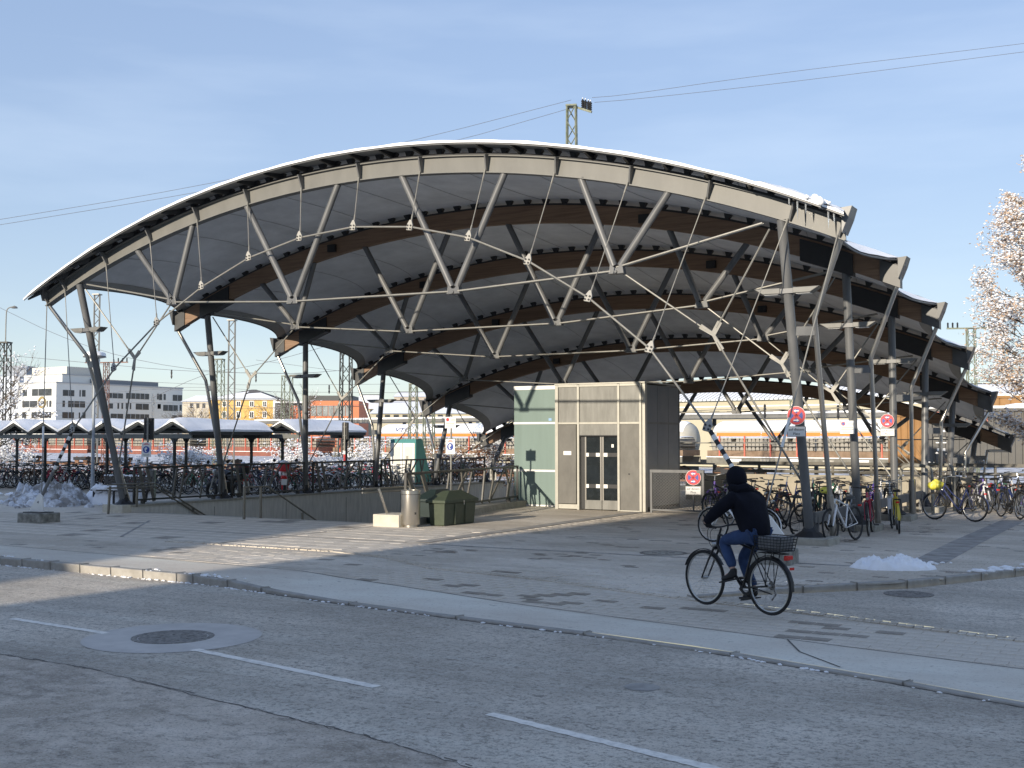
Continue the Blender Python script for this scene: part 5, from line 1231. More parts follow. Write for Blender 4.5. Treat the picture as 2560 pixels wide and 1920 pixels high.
# bench
bnch = thing('bench', 'wooden slatted bench with snow on seat and backrest by the snow pile', 'bench', (-3.95, 2.35, 0), -.05)
M_slat = mat('bench_slat', (.06, .05, .043), .8, var=.25)
for i in range(5): MB().box((1.1, .30+i*.012, .50+i*.085), (2.2, .03, .065)).build('back_slat', M_slat, bnch)
for i in range(4): MB().box((1.1, -.16+i*.10, .43), (2.2, .075, .035)).build('seat_slat', M_slat, bnch)
for x in (.15, 1.1, 2.05):
    MB().beam((x, -.18, 0), (x, -.18, .42), .05, .05).build('leg', M_dark, bnch); MB().beam((x, .22, 0), (x, .37, .88), .05, .05).build('leg', M_dark, bnch)
me = smooth(lumps(40, 24, (.95, .13), .10, .07, .13)); me.materials.append(M_snow); link('snow_cover', me, bnch, loc=(.9, 0, .47))
me = smooth(lumps(41, 30, (1.2, .02), .02, .03, .045)); me.materials.append(M_snow); link('snow_cover', me, bnch, loc=(1.1, .35, .88))
p = at_D(377, 1245, 38.); t = thing('litter_bin', 'small grey litter bin on a post behind the stair railing', 'bin', (p.x, p.y, 0))
MB().lathe([(.15, .45), (.16, .47), (.16, .95), (.17, .96), (.17, 1.0), (.001, 1.01)], n=18).build('body', M_steelb, t, smooth=True); MB().tube([(.19, 0, 0), (.19, 0, 1.0)], .03, 8).build('post', M_mast, t)
# park lamp with snowy lantern
p = at_z(231, 1233); t = thing('park_lamp', 'pale lamp post with a snow topped lantern beside the zigzag shelter', 'street lamp', (p.x, p.y, 0))
MB().tube([(0, 0, 0), (0, 0, 1.1), (0, 0, 4.3)], [.085, .06, .045], 12).build('pole', M_shelg if 0 else mat('lamp_grey', (.33, .36, .39), .5), t, smooth=True)
MB().lathe([(.05, 4.25), (.16, 4.55), (.20, 4.95), (.17, 5.0)], n=16).build('lantern', mat('lantern_glass', (.6, .6, .58), .3), t, smooth=True)
MB().lathe([(.17, 5.0), (.42, 5.05), (.40, 5.09), (.001, 5.12)], n=20).build('hat', M_steelb, t, smooth=True); MB().lathe([(.41, 5.1), (.38, 5.22), (.2, 5.27), (.001, 5.28)], n=20).build('snow_cap', M_snow, t, smooth=True)
p = at_z(85, 1225); t = thing('marker_post', 'thin post with a round white reflector in front of the zigzag shelter', 'post', (p.x, p.y, 0)); MB().tube([(0, 0, 0), (0, 0, 1.1)], .022, 8).build('post', M_steel, t); MB().lathe([(.001, -.07), (.055, -.05), (.07, 0), (.055, .05), (.001, .07)], (0, 0, 1.17), 12).build('reflector', M_white, t, smooth=True)
# teal cabinet
cab = thing('utility_cabinet', 'teal cabinet with two pale framed doors beyond the stair railing', 'cabinet', (at_D(976, 1150, 47).x, at_D(976, 1150, 47).y, 0), -.2)
M_teal = mat('teal_paint', (.075, .24, .235), .5, var=.06); M_teald = mat('teal_panel_dark', (.03, .115, .125), .5)
MB()._a([(0, 0, 0), (1.5, 0, 0), (1.5, .95, 0), (0, .95, 0), (0, 0, 2.0), (1.5, 0, 2.0), (1.5, .35, 2.0), (0, .35, 2.0)], [[0, 1, 5, 4], [4, 5, 6, 7], [1, 2, 6, 5], [3, 7, 6, 2][::1], [0, 4, 7, 3]]).build('body', M_teal, cab)
for x in (.04, .76):
    d = MB().box((x+.35, -.02, .98), (.69, .04, 1.72)).build('door', M_white, cab, bevel=.01); MB().box((x+.35, -.043, .98), (.46, .012, 1.46)).build('door_panel', mat('door_cream', (.62, .61, .55), .6, var=.05), d)
b = MB(); b.box((1.05, -.052, 1.25), (.12, .004, .16)); b.box((1.05, -.052, 1.0), (.16, .004, .03)); b.build('pictogram', M_conc, cab)
# motorcycle and scooter
def moto(label, loc, rz, red_case, scooter=False):
    t = thing('scooter' if scooter else 'motorcycle', label, 'scooter' if scooter else 'motorcycle', loc, rz)
    R = .25 if scooter else .31; wb = 1.25 if scooter else 1.4; tw = .055 if scooter else .06
    for x in (0, wb):
        w = ring(R-tw, (0, 0, 0), tw, 24, 8).build('wheel', M_rub, t, True, loc=(x, 0, R)); MB().lathe([(R-.09, -.03), (R-.08, 0), (R-.09, .03)], n=16, R=Matrix.Rotation(pi/2, 3, 'X')).build('rim', M_chrome, w); MB().lathe([(.001, -.05), (.07, -.05), (.07, .05), (.001, .05)], n=10, R=Matrix.Rotation(pi/2, 3, 'X')).build('hub', M_chrome, w)
        b = MB()
        for k in range(5): b.beam((0, 0, 0), ((R-.08)*cos(k*1.257), 0, (R-.08)*sin(k*1.257)), .03, .02)
        b.build('spoke', M_blk, w)
    body = M_red if scooter else M_blk
    b = MB()
    if scooter:
        b.tube(chaikin([(-.30, 0, .62), (-.05, 0, .70), (.35, 0, .66), (.5, 0, .45), (.62, 0, .30), (.9, 0, .30), (1.02, 0, .55), (1.08, 0, .95)]), [.06, .12, .15, .17, .17, .17, .16, .13, .11, .10, .10, .11, .13, .15, .15, .14, .13, .12, .11, .10, .10, .10, .09, .08][:26]+[.09]*2 if 0 else .13, 10)
    else:
        b.tube(chaikin([(-.28, 0, .80), (.1, 0, .76), (.42, 0, .74)]), .10, 10); b.tube(chaikin([(.45, 0, .80), (.75, 0, .90), (1.0, 0, .82)]), .15, 10); b.box((.62, 0, .45), (.5, .3, .38))
    b.build('body', body, t, smooth=True)
    b = MB(); b.box((.15, 0, .82 if not scooter else .82), (.75, .24, .08)); b.build('seat', M_blk, t, bevel=.03)
    b = MB(); hz = 1.05
    for y in (-.07, .07): b.tube([(wb-.32, y, hz-.05), (wb, y, R)], .022, 8)
    b.build('fork', M_chrome, t); b = MB(); b.tube([(wb-.42, -.36, hz+.03), (wb-.32, 0, hz), (wb-.42, .36, hz+.03)], .016, 8); b.build('handlebar', M_blk, t)
    for y in (-.33, .33):
        m = MB(); m.tube([(wb-.40, y, hz+.02), (wb-.33, y*1.1, hz+.18)], .007, 5); m.lathe([(.001, -.015), (.06, -.01), (.06, .01), (.001, .015)], (wb-.33, y*1.15, hz+.21), 10, R=Matrix.Rotation(pi/2, 3, 'Y')); m.build('mirror', M_blk, t)
    MB().lathe([(.001, -.06), (.08, -.03), (.09, .03), (.001, .05)], (wb-.18, 0, hz-.12), 14, R=Matrix.Rotation(pi/2, 3, 'Y')).build('headlight', M_chrome, t)
    MB().tube([(.2, -.17, .3), (-.35, -.19, .38)], [.045, .06], 10).build('exhaust', M_chrome, t)
    b = MB(); b.lathe([(.001, .0), (.21, .01), (.23, .12), (.20, .26), (.10, .31), (.001, .32)], (-.28, 0, .90), 16); b.build('top_case', body if scooter else M_blk, t, smooth=True)
    if red_case: MB().lathe([(.205, .19), (.21, .22), (.14, .305), (.001, .328)], (-.28, 0, .90), 16).build('case_lid', M_red, t, smooth=True)
    MB().box((-.42, 0, .70), (.03, .16, .06)).build('tail_light', M_refl, t); MB().box((-.45, 0, .55), (.012, .2, .2)).build('number_plate', M_white, t)
    if scooter:
        me = smooth(lumps(50, 14, (.3, .12), .06, .06, .11)); me.materials.append(M_snow); link('snow_cap', me, t, loc=(.1, 0, .86)); me = smooth(lumps(51, 8, (.12, .12), .05, .06, .10)); me.materials.append(M_snow); link('snow_cap', me, t, loc=(-.28, 0, 1.2))
    else:
        b = MB().prism([(-.34, -.05), (-.27, -.10), (-.1, -.075), (.0, -.09), (.30, -.10), (.36, -.09), (.36, .09), (.0, .08), (-.1, .075), (-.27, .10), (-.34, .05)], .03, R=facing((0, -1, 0)), c=(.25, -.19, .72)); b.build('cardboard_cover', mat('cardboard', (.42, .33, .22), .9), t)
    return t
moto('black motorcycle with a red lidded top case behind the stair railing', (-1.05, 5.55, 0), radians(170), True)
moto('red scooter capped with snow behind the second stair railing bay', (-1.3, 8.1, 0), radians(130), False, True)
# ================================================================== RAILWAY
TD = Vector((-.989, .148, 0)); TN = Vector((.148, .989, 0)); TO = Vector((-3.2, 57, 0)); TRZ = atan2(TD.y, TD.x)-pi
def s_at(x, off):
    d = _ray(x, 1094); d = Vector((d.x, d.y)); o = TO+TN*off
    # C + d t = o + TD s
    A = Matrix(((d.x, -TD.x), (d.y, -TD.y))); r = A.inverted()@Vector((o.x-CU, o.y-CV)); return r[1]
def tp(s, off, z=0.): p = TO+TN*off+TD*s; return Vector((p.x, p.y, z))
M_rust = mat('rusty_rail', (.14, .075, .045), .8, scale=4, col2=(.22, .12, .075)); M_wgr = mat('wagon_grey', (.14, .13, .105), .8, scale=3, col2=(.21, .20, .165)); M_wrd = mat('wagon_redbrown', (.19, .065, .045), .75, scale=2, col2=(.26, .105, .075)); M_wbr = mat('wagon_deck_brown', (.17, .115, .07), .85, scale=3, col2=(.26, .18, .12))
M_slp = mat('concrete_sleeper', (.25, .225, .18), .85, scale=3, col2=(.32, .295, .25)); M_stake = mat('red_stake', (.55, .10, .06), .6, scale=3, col2=(.62, .18, .12))
for off in (0, 5, -16):
    for g_ in (-.72, .72):
        MB().beam(tp(-60, off+g_, -1.05), tp(170, off+g_, -1.05), .07, .14).build('rail', M_rust, kind='structure')
slpm = MB().prism([(-.13, 0), (.13, 0), (.13, .10), (.105, .19), (.06, .225), (-.06, .225), (-.105, .19), (-.13, .10)], 2.4, R=facing((0, -1, 0)), c=(0, 1.2, 0)).mesh('concrete_sleeper', M_slp)
single_left = [300]; WL = 17.5
wdesc = ['grey-brown flat wagon stacked with concrete sleepers right of the lift', 'grey-brown sleeper wagon behind the third right column', 'sleeper wagon hidden mostly by the lift tower', 'red-brown sleeper wagon behind the rusty hedge', 'red-brown sleeper wagon behind the teal cabinet', 'red-brown sleeper wagon behind the single gable shelter', 'red-brown sleeper wagon behind the yellow house side of the zigzag shelter', 'leftmost red-brown sleeper wagon behind the zigzag shelter']
order = [0, 1, 2, 3, 4, 5, 6, 7]; starts = [2.5, -17, 22, 41.5, 61, 80.5, 100, 119.5]
for w in order:
    s0 = starts[w]; t = thing('flat_wagon', wdesc[w], 'goods wagon', tp(s0, 0, 0), TRZ, 'wagons loaded with concrete sleepers')
    red = w >= 3; m1 = M_wrd if red else M_wgr
    # local x runs to +u, so the load goes from 0 to -WL
    MB().box((-WL/2, 0, .94), (WL, 2.5, .42)).build('deck', M_wbr if not red else M_wrd, t)
    for y in (-1.32, 1.32): MB().box((-WL/2, y, .47), (WL, .10, .42)).build('side_sill', m1, t)
    MB().box((-WL/2, -1.34, .705), (WL, .14, .05)).build('sill_snow', M_snow, t)
    for x in (-2.2, -WL+2.2):
        bg_ = MB().box((x, 0, -.35), (2.6, 2.0, .35)).build('bogie', M_dark, t)
        for dx in (-.9, .9):
            for y in (-.75, .75): MB().lathe([(.001, -.06), (.42, -.05), (.46, .05), (.001, .06)], (x+dx, y, -.55), 16, R=Matrix.Rotation(pi/2, 3, 'X')).build('wheel', M_rust, bg_)
    for i in range(9):
        x = -.9-i*1.95; MB().box((x, -1.28, 1.25), (.09, .09, 1.9)).build('stake', M_stake, t)
    rr = random.Random(w); rest = MB(); n = int((WL-.6)/.305)
    for r in range(3):
        z = 1.17+.30*r
        MB().box((-WL/2, 0, z+.255), (WL-.3, 2.42, .045)).build('batten_layer', M_dark, t) if r < 2 else None
        for i in range(n):
            x = -.5-i*.305+rr.uniform(-.02, .02)
            if r == 2 and rr.random() < .06: continue
            if single_left[0] > 0 and w < 2 and (w == 1 or True):
                single_left[0] -= 1; link('concrete_sleeper', slpm, t, loc=(x, rr.uniform(-.03, .03), z))
            else: rest.prism([(-.13, 0), (.13, 0), (.13, .10), (.08, .22), (-.08, .22), (-.13, .10)], 2.4, R=facing((0, -1, 0)), c=(x, 1.2, z))
    if rest.v: rest.build('concrete_sleepers', M_slp, t, kind='stuff')
    rs = random.Random(w+50)
    MB().grid(lambda a, b_: (-.3-a*(WL-.6), lerp(-1.25, 1.25, b_), 2.0+.10*(1-abs(2*b_-1)**4)+.05*abs(sin(a*57*pi))+rs.uniform(0, .02)), 110, 6).build('snow_cover', M_snow, t, smooth=True)
    for q in range(7):
        if not red: MB().box((-1.5-q*2.3, -1.375, .47), (rs.uniform(.4, 1.1), .01, rs.uniform(.12, .26))).build('painted_mark', M_conc if q % 2 else M_white, t)
M_tank = mat('tank_white', (.46, .445, .39), .45, var=.05, scale=1); M_tankg = mat('tank_grey', (.42, .43, .44), .5, var=.05); M_orange = mat('orange_stripe', (.75, .22, .035), .5, var=.05)
def tank(label, x0, x1, off, txt=None, m=M_tank, mark=False):
    s1 = s_at(x0, off); s0 = s_at(x1, off); L = s1-s0; r = 1.45
    t = thing('tank_wagon', label, 'tank wagon', tp(s1, off, 0), TRZ, 'tank wagons behind the sleeper train'); zc = 1.85
    R = Matrix.Rotation(pi/2, 3, 'Y')
    MB().lathe([(.001, 0), (r*.55, .12), (r*.85, .38), (r, .85), (r, L-.85), (r*.85, L-.38), (r*.55, L-.12), (.001, L)], (0, 0, zc), 36, R=R).build('tank', m, t, smooth=True)
    MB().lathe([(r*1.006, .9), (r*1.006, L-.9)], (0, 0, zc), 8, R=R, a0=pi-1.72 if 0 else radians(-103), a1=radians(-83)).build('stripe', M_orange, t) if 0 else None
    st = MB(); P = []
    for k in range(5):
        q = radians(157+k*2.8); 
        for xx in (.95, L-.95): P.append((xx, r*1.008*cos(q), zc+r*1.008*sin(q)))
    st._a(P, [[2*k, 2*k+1, 2*k+3, 2*k+2] for k in range(4)]); st.build('stripe', M_orange, t)
    sn = MB(); sn.lathe([(r*.93, .55), (r*1.03, .9), (r*1.035, L-.9), (r*.93, L-.55)], (0, 0, zc), 20, R=R, a0=radians(180-62), a1=radians(180+62)); sn.build('snow_cover', M_snow, t, smooth=True)
    for xx in (L*.33, L*.66): MB().lathe([(r*1.012, xx-.05), (r*1.012, xx+.05)], (0, 0, zc), 32, R=R).build('tank_band', M_tankg, t, smooth=True)
    MB().box((L/2, 0, .18), (L+1.6, 2.3, .35)).build('underframe', M_wgr, t)
    for xx in (1.6, L-1.6):
        b_ = MB().box((xx, 0, -.35), (2.4, 2.0, .35)).build('bogie', M_dark, t)
        for dx in (-.9, .9): MB().lathe([(.001, -.06), (.46, -.05), (.46, .05), (.001, .06)], (xx+dx, -.75, -.55), 16, R=Matrix.Rotation(pi/2, 3, 'X')).build('wheel', M_rust, b_)
    if txt:
        q = radians(172); o = link('lettering', text_mesh(txt, 1.0, mat('lettering_blue', (.06, .08, .20), .5), .01), t, loc=(L*.20, -r*.84, zc+.92), rot=(pi/2-.6, 0, 0)); o.scale = (1.0, .62, 1)
    if mark:
        b = MB(); b.box((0, 0, 0), (1.5, .02, .85)); b.build('emblem_panel', M_white, t, loc=(2.0, -r*.985, zc-.45))
        b = MB()
        for k in (-.36, .36): b.lathe([(.34, 0), (.34, .02), (.18, .02)], (k, -.02, 0), 16, R=Matrix.Rotation(pi/2, 3, 'X'), a0=0, a1=pi)
        b.build('emblem', M_sticker, t, loc=(2.0, -r*.99-.01, zc-.7))
tank('grey tank wagon with an orange stripe and VTG lettering left of the lift', 958, 1345, 5, 'VTG', M_tankg)
tank('cream tank wagon with a blue emblem behind the right columns', 1786, 2236, 5, None, M_tank, True)
tank('white tank wagon whose rounded end shows just right of the lift', 1372, 1742, 5)
# platform roof and station building
pr = thing('platform_roof', 'long flat snow covered platform roof behind the tank wagons', 'platform roof', tp(s_at(680, 12), 12, 0), TRZ); Lp = s_at(680, 12)-s_at(2330, 12)
MB().box((Lp/2, 0, 3.78), (Lp, 5, .32)).build('roof', M_steelb, pr); MB().box((Lp/2, 0, 4.02), (Lp+.1, 5.1, .16)).build('snow_cover', M_snow, pr)
for i in range(int(Lp/9)): MB().box((3+i*9, 0, 1.4), (.25, .25, 4.5)).build('post', M_mastd, pr)
M_cream = mat('cream_plaster', (.44, .40, .29), .85, var=.04, scale=.5); M_winf = mat('far_window', (.05, .055, .06), .25, var=.3, scale=1.5)
off = 42; sb = thing('station_building', 'long cream station building with a ribbed snowy roof behind the right side of the canopy', 'building', tp(s_at(1240, off), off, 0), TRZ); Lb = s_at(1240, off)-s_at(2390, off)
D_ = 127
MB().box((Lb/2, 4, 2.5), (Lb, 8, 7.4)).build('wall', M_cream, sb); MB().box((Lb/2, -.02, 5.55), (Lb, .12, .14)).build('cornice', M_white, sb)
b = MB()
for i in range(int(Lb/.55)):
    x = i*.55; b._a([(x, -.5, 6.22), (x+.40, -.5, 6.22), (x+.40, 4, 7.7), (x, 4, 7.7), (x, -.5, 6.36), (x+.40, -.5, 6.36), (x+.40, 4, 7.84), (x, 4, 7.84)], [[4, 5, 6, 7], [0, 1, 5, 4], [1, 2, 6, 5], [3, 7, 4, 0]][:3])
b.build('roof_snow_ribs', M_snow, sb, kind='stuff'); MB()._a([(0, -.45, 6.2), (Lb, -.45, 6.2), (Lb, 4, 7.68), (0, 4, 7.68)], [[0, 1, 2, 3]]).build('roof', M_tankg, sb)
for i in range(int(Lb/2.2)):
    w = MB().box((1.2+i*2.2, .0, 4.75), (1.25, .06, .55)).build('window', M_winf, sb); MB().box((1.2+i*2.2, -.04, 4.45), (1.35, .12, .06)).build('sill', M_white, w)
# ------------------------------------------------------------------ far buildings
def zpx(y, D): return CAM_H+(HOR-y)*D/F_PX
def far_block(name, label, x0, x1, yt, D, m, dep=12, rz=YAW, cat='building'):
    a, c = at_D(x0, 1094, D), at_D(x1, 1094, D); w = (c-a).length; t = thing(name, label, cat, (a.x, a.y, -1.3), YAW)
    H = zpx(yt, D)+1.3
    MB().box((w/2, dep/2, H/2), (w, dep, H)).build('wall', m, t); return t, w, H, D/F_PX
def far_win(t, sc, x0, yb, items, D, x_org, H, m=M_winf, frame=None):
    for xa, xb, ya, yb_ in items:
        X0, X1 = (xa-x_org)*sc, (xb-x_org)*sc; Z0, Z1 = zpx(yb_, D)+1.3, zpx(ya, D)+1.3
        o = MB().box(((X0+X1)/2, -.03, (Z0+Z1)/2), (X1-X0, .12, Z1-Z0)).build('window', m, t)
        if frame:
            fm = MB(); cx, cz, w, h = (X0+X1)/2, (Z0+Z1)/2, X1-X0, Z1-Z0
            for p, d in (((cx-w/2-.08, cz), (.16, h+.3)), ((cx+w/2+.08, cz), (.16, h+.3)), ((cx, cz+h/2+.1), (w+.3, .2)), ((cx, cz-h/2-.1), (w+.3, .2)), ((cx, cz), (.10, h))): fm.box((p[0], -.06, p[1]), (d[0], .1, d[1]))
            fm.build('frame', frame, o)
# yellow house
D_ = 300; M_yel = mat('yellow_plaster', (.62, .40, .13), .85, var=.05, scale=.3)
t, w, H, sc = far_block('house', 'yellow plastered house with a hipped snowy roof', 521, 688, 999, D_, M_yel, 14)
far_win(t, sc, 0, 0, [(591, 600, 1004, 1016), (624, 633, 1004, 1016), (657, 665, 1004, 1016), (591, 600, 1030, 1044), (624, 633, 1030, 1044), (657, 665, 1030, 1044), (556, 564, 1004, 1016), (532, 540, 1004, 1016), (556, 564, 1030, 1044)], D_, 521, H, frame=M_white)
MB().box((w-.25, -.03, H/2), (.7, .1, H)).build('corner_strip', M_white, t); MB().box((w/2, -.02, H*.64), (w, .1, .25)).build('string_course', mat('ochre', (.5, .30, .09), .8), t); MB().box((w/2, -.2, H+.02), (w+1, .6, .3)).build('cornice', M_tankg, t)
rf = MB()._a([(-.6, -.6, H+.15), (w+.6, -.6, H+.15), (w+.6, 14.6, H+.15), (-.6, 14.6, H+.15), (w*.55, 7, H+2.9), (w*.62, 7, H+2.9)], [[0, 1, 5, 4], [1, 2, 5], [2, 3, 4, 5], [3, 0, 4]]).build('roof', mat('slate', (.10, .095, .09), .8), t)
b = MB(); 
b._a([(0, -.6, H+.24), (w*.46, -.6, H+.24), (w*.54, 5.4, H+2.4), (w*.36, 4.2, H+1.9)], [[0, 1, 2, 3]]); b.build('roof_snow', M_snow, rf); b = MB(); b._a([(w*.4, -.6, H+.24), (w+.4, -.6, H+.24), (w*.72, 4.5, H+2.0), (w*.55, 3.7, H+1.75)], [[0, 1, 2, 3]]); b.build('roof_snow', M_snow, rf)
# pale house left of it
t, w, H, sc = far_block('house', 'pale house with a snowy roof left of the yellow house', 455, 523, 1004, 320, mat('pale_plaster', (.50, .46, .38), .85, var=.05, scale=.3)); far_win(t, sc, 0, 0, [(474, 482, 1008, 1020), (490, 497, 1008, 1020), (505, 512, 1008, 1020)], 320, 455, H)
MB()._a([(-.5, -.5, H), (w+.5, -.5, H), (w+.5, 12, H), (-.5, 12, H), (2, 6, H+1.9), (w, 6, H+1.9)], [[0, 1, 5, 4], [1, 2, 5], [3, 0, 4], [2, 3, 4, 5]]).build('roof_snow', M_snow, t)
# orange building
D_ = 210; M_or = mat('orange_render', (.60, .20, .095), .8, var=.05, scale=.4)
t, w, H, sc = far_block('office_building', 'orange framed building with a glazed upper floor', 776, 897, 1002, D_, M_or, 14)
far_win(t, sc, 0, 0, [(777+i*14.5, 790+i*14.5, 1014, 1040) for i in range(7)], D_, 776, H, mat('far_glazing', (.20, .21, .20), .2, scale=.4, col2=(.36, .37, .35)))
MB().box((w/2, -.02, H-1.0), (w, .1, .12)).build('dark_strip', M_dark, t); t, w, H, sc = far_block('office_building', 'dark flat roofed storey behind the orange building', 770, 880, 989, 235, mat('dark_storey', (.07, .075, .075), .6), 10)  # flat dark strip across the orange front below its top edge
t, w, H, sc = far_block('office_building', 'low dark grey building between the yellow house and the orange one', 686, 776, 1008, 240, mat('grey_storey', (.13, .135, .14), .7), 10); MB().box((w/2, 3, H+.15), (w, 9, .3)).build('roof_snow', M_snow, t); far_win(t, sc, 0, 0, [(690, 720, 1028, 1040), (738, 770, 1030, 1042)], 240, 686, H)
t, w, H, sc = far_block('annex', 'small orange annex left of the orange building', 724, 765, 1014, 225, M_or, 6)
# houses with big snow roofs
def gable(name, label, x0, x1, ye, yr, D, m, dep=10, wins=()):
    t, w, H, sc = far_block(name, label, x0, x1, ye, D, m, dep); hr = (ye-yr)*D/F_PX
    MB()._a([(-.4, -.4, H), (w+.4, -.4, H), (w-.6, dep*.5, H+hr), (.6, dep*.5, H+hr), (-.4, dep, H), (w+.4, dep, H)], [[0, 1, 2, 3], [3, 2, 5, 4], [0, 3, 4], [1, 5, 2]]).build('roof_snow', M_snow, t); MB().box((w/2, dep*.5, H+hr), (w-1, .3, .25)).build('ridge', M_dark, t)
    far_win(t, sc, 0, 0, wins, D, x0, H); return t, w, H
gable('house', 'cream house with a steep snowy roof right of the orange building', 884, 955, 1022, 985, 260, M_cream, 12, [(905, 913, 1024, 1034), (925, 932, 1024, 1034)])
gable('station_hall', 'wide cream hall under a big snow roof left of the canopy back arch', 930, 1190, 1034, 998, 165, M_cream, 16, [(940+i*22, 952+i*22, 1037, 1043) for i in range(9)])
gable('house', 'far row house with snowy roof behind the wide hall', 985, 1100, 992, 978, 330, mat('pale_plaster2', (.42, .37, .31), .85), 12, [(1000+i*20, 1006+i*20, 996, 1003) for i in range(4)])
gable('house', 'brick red house far left of the hall', 898, 948, 1012, 1000, 300, M_or, 8)
gable('station_annex', 'cream far hall behind the containers under a snowy roof', 2400, 2760, 985, 955, 190, M_cream, 14)
# white office block with two faces
ob = thing('office_building', 'white office block with dark ribbon windows and a sunlit end face', 'building', (0, 0, 0)); V0 = 177.6
cu_ = at_v(140, 1000, V0).x; u_l = at_v(46, 1000, V0).x; M_off = mat('office_white', (.72, .72, .68), .8, var=.03, scale=.2)
def at_u(x, y, u): d = _ray(x, y); return C0+d*((u-CU)/d.x)
Ho = at_v(140, 957, V0).z; vr = at_u(456, 1000, cu_).y
def bx(name, x0, x1, y0, y1, z0, z1, m, par): return MB().box(((x0+x1)/2, (y0+y1)/2, (z0+z1)/2), (abs(x1-x0), abs(y1-y0), z1-z0)).build(name, m, par)
bx('wall', u_l, cu_, V0, vr, -1.3, Ho, M_off, ob); bx('parapet', u_l-.2, cu_+.2, V0-.2, vr+.2, Ho, Ho+.35, M_tankg, ob)
bx('upper_storey', at_v(60, 950, V0+5).x, cu_-4, V0+5, V0+17, Ho, Ho+2.5, M_off, ob); bx('upper_parapet', at_v(60, 950, V0+5).x-.2, cu_-3.8, V0+4.8, V0+17.2, Ho+2.5, Ho+2.75, M_tankg, ob)
bx('plant_room', at_v(80, 950, V0+8).x, cu_-6, V0+8, V0+18, Ho+2.75, Ho+4.9, mat('plant_room', (.60, .58, .52), .7), ob); bx('upper_storey', cu_-10, cu_-2.5, V0+14, vr-7, Ho, Ho+1.7, mat('grey_cladding', (.20, .22, .24), .6), ob)
def wl(items):
    for x0, x1, y0, y1 in items:
        a, c = at_v(x0, y0, V0), at_v(x1, y1, V0); o = bx('window', a.x, c.x, V0-.06, V0+.3, c.z, a.z, M_winf, ob); bx('sill', a.x, c.x, V0-.16, V0-.061, c.z-.12, c.z, M_tankg, o)
        n = max(1, int(abs(c.x-a.x)/2.2))
        for i in range(1, n): bx('frame', lerp(a.x, c.x, i/n)-.08, lerp(a.x, c.x, i/n)+.08, V0-.10, V0-.061, c.z, a.z, M_tankg, o)
q6 = lambda x: x*.1808; y6 = lambda y: 900+y*.1808
wl([(q6(a), q6(b_), y6(c), y6(d)) for a, b_, c, d in ((315, 375, 412, 497), (445, 715, 402, 490), (310, 515, 568, 650), (648, 662, 560, 648), (683, 712, 560, 648), (308, 365, 722, 808), (437, 708, 720, 802), (395, 680, 280, 308), (275, 355, 288, 315))][:7])
def wr(items):
    for x0, x1, y0, y1 in items:
        a, c = at_u(x0, y0, cu_), at_u(x1, y1, cu_); zt_, z0_ = (a.z), at_u(x0, y1, cu_).z
        o = bx('window', cu_-.3, cu_+.06, a.y, c.y, z0_, zt_, M_winf, ob); n = max(1, int(abs(c.y-a.y)/1.6))
        for i in range(1, n): bx('frame', cu_+.061, cu_+.10, lerp(a.y, c.y, i/n)-.08, lerp(a.y, c.y, i/n)+.08, z0_, zt_, M_tankg, o)
wr([(q6(a), q6(b_), y6(c), y6(d)) for a, b_, c, d in ((870, 1025, 412, 495), (1100, 1115, 415, 505), (1135, 1180, 415, 505), (865, 895, 562, 648), (942, 1175, 565, 652), (862, 1020, 720, 805), (1090, 1105, 725, 805), (1140, 1180, 725, 805),
    (1475, 1700, 455, 525), (1745, 2060, 455, 535), (2172, 2195, 465, 545), (1500, 1560, 600, 670), (1625, 1645, 592, 675), (1680, 1700, 592, 675), (1740, 1758, 595, 678), (1795, 1812, 595, 680), (1878, 2055, 602, 685), (1530, 1700, 742, 810), (1740, 2058, 745, 812), (2180, 2212, 610, 668))]+[(398, 405, 985, 1000), (409, 414, 985, 1000), (432, 455, 987, 1002), (394, 402, 1010, 1022), (408, 444, 1012, 1027), (449, 454, 1012, 1027), (430, 455, 1038, 1048)])
a = at_v(106, 1006, V0); MB().lathe([(1.55, 0), (1.55, .12), (1.05, .12), (1.05, 0)], (a.x, V0-.13, a.z), 28, R=Matrix.Rotation(pi/2, 3, 'X')).build('round_emblem', mat('emblem_gold', (.30, .22, .08), .5), ob); b = MB(); b.lathe([(.5, 0), (.5, .1), (.28, .1)], (a.x, V0-.13, a.z), 16, R=Matrix.Rotation(pi/2, 3, 'X')); b.build('emblem_core', M_steel, ob)
for i, ch in enumerate('aHOTEL'):
    p = at_u(382.5, 987+i*11.2, cu_); o = link('lettering', text_mesh(ch, 1.7, M_white if i else M_white, .12), ob, loc=(cu_+.14, p.y, p.z), rot=(pi/2, 0, pi/2))
t, w, H, sc = far_block('office_building', 'grey blue office wing behind the left end of the white block', -40, 47, 941, 330, mat('office_bluegrey', (.62, .65, .70), .8, var=.03, scale=.3), 20)
far_win(t, sc, 0, 0, [(24, 34, 980, 993), (26, 33, 952, 965), (23, 36, 1006, 1018), (33, 38, 1007, 1022), (22, 28, 1035, 1045), (36, 44, 1032, 1045)], 330, -40, H); MB().box((w*.75, 6, H+1.6), (w*.7, 8, 3.2)).build('upper_storey', mat('grey_cladding2', (.26, .29, .33), .6), t)
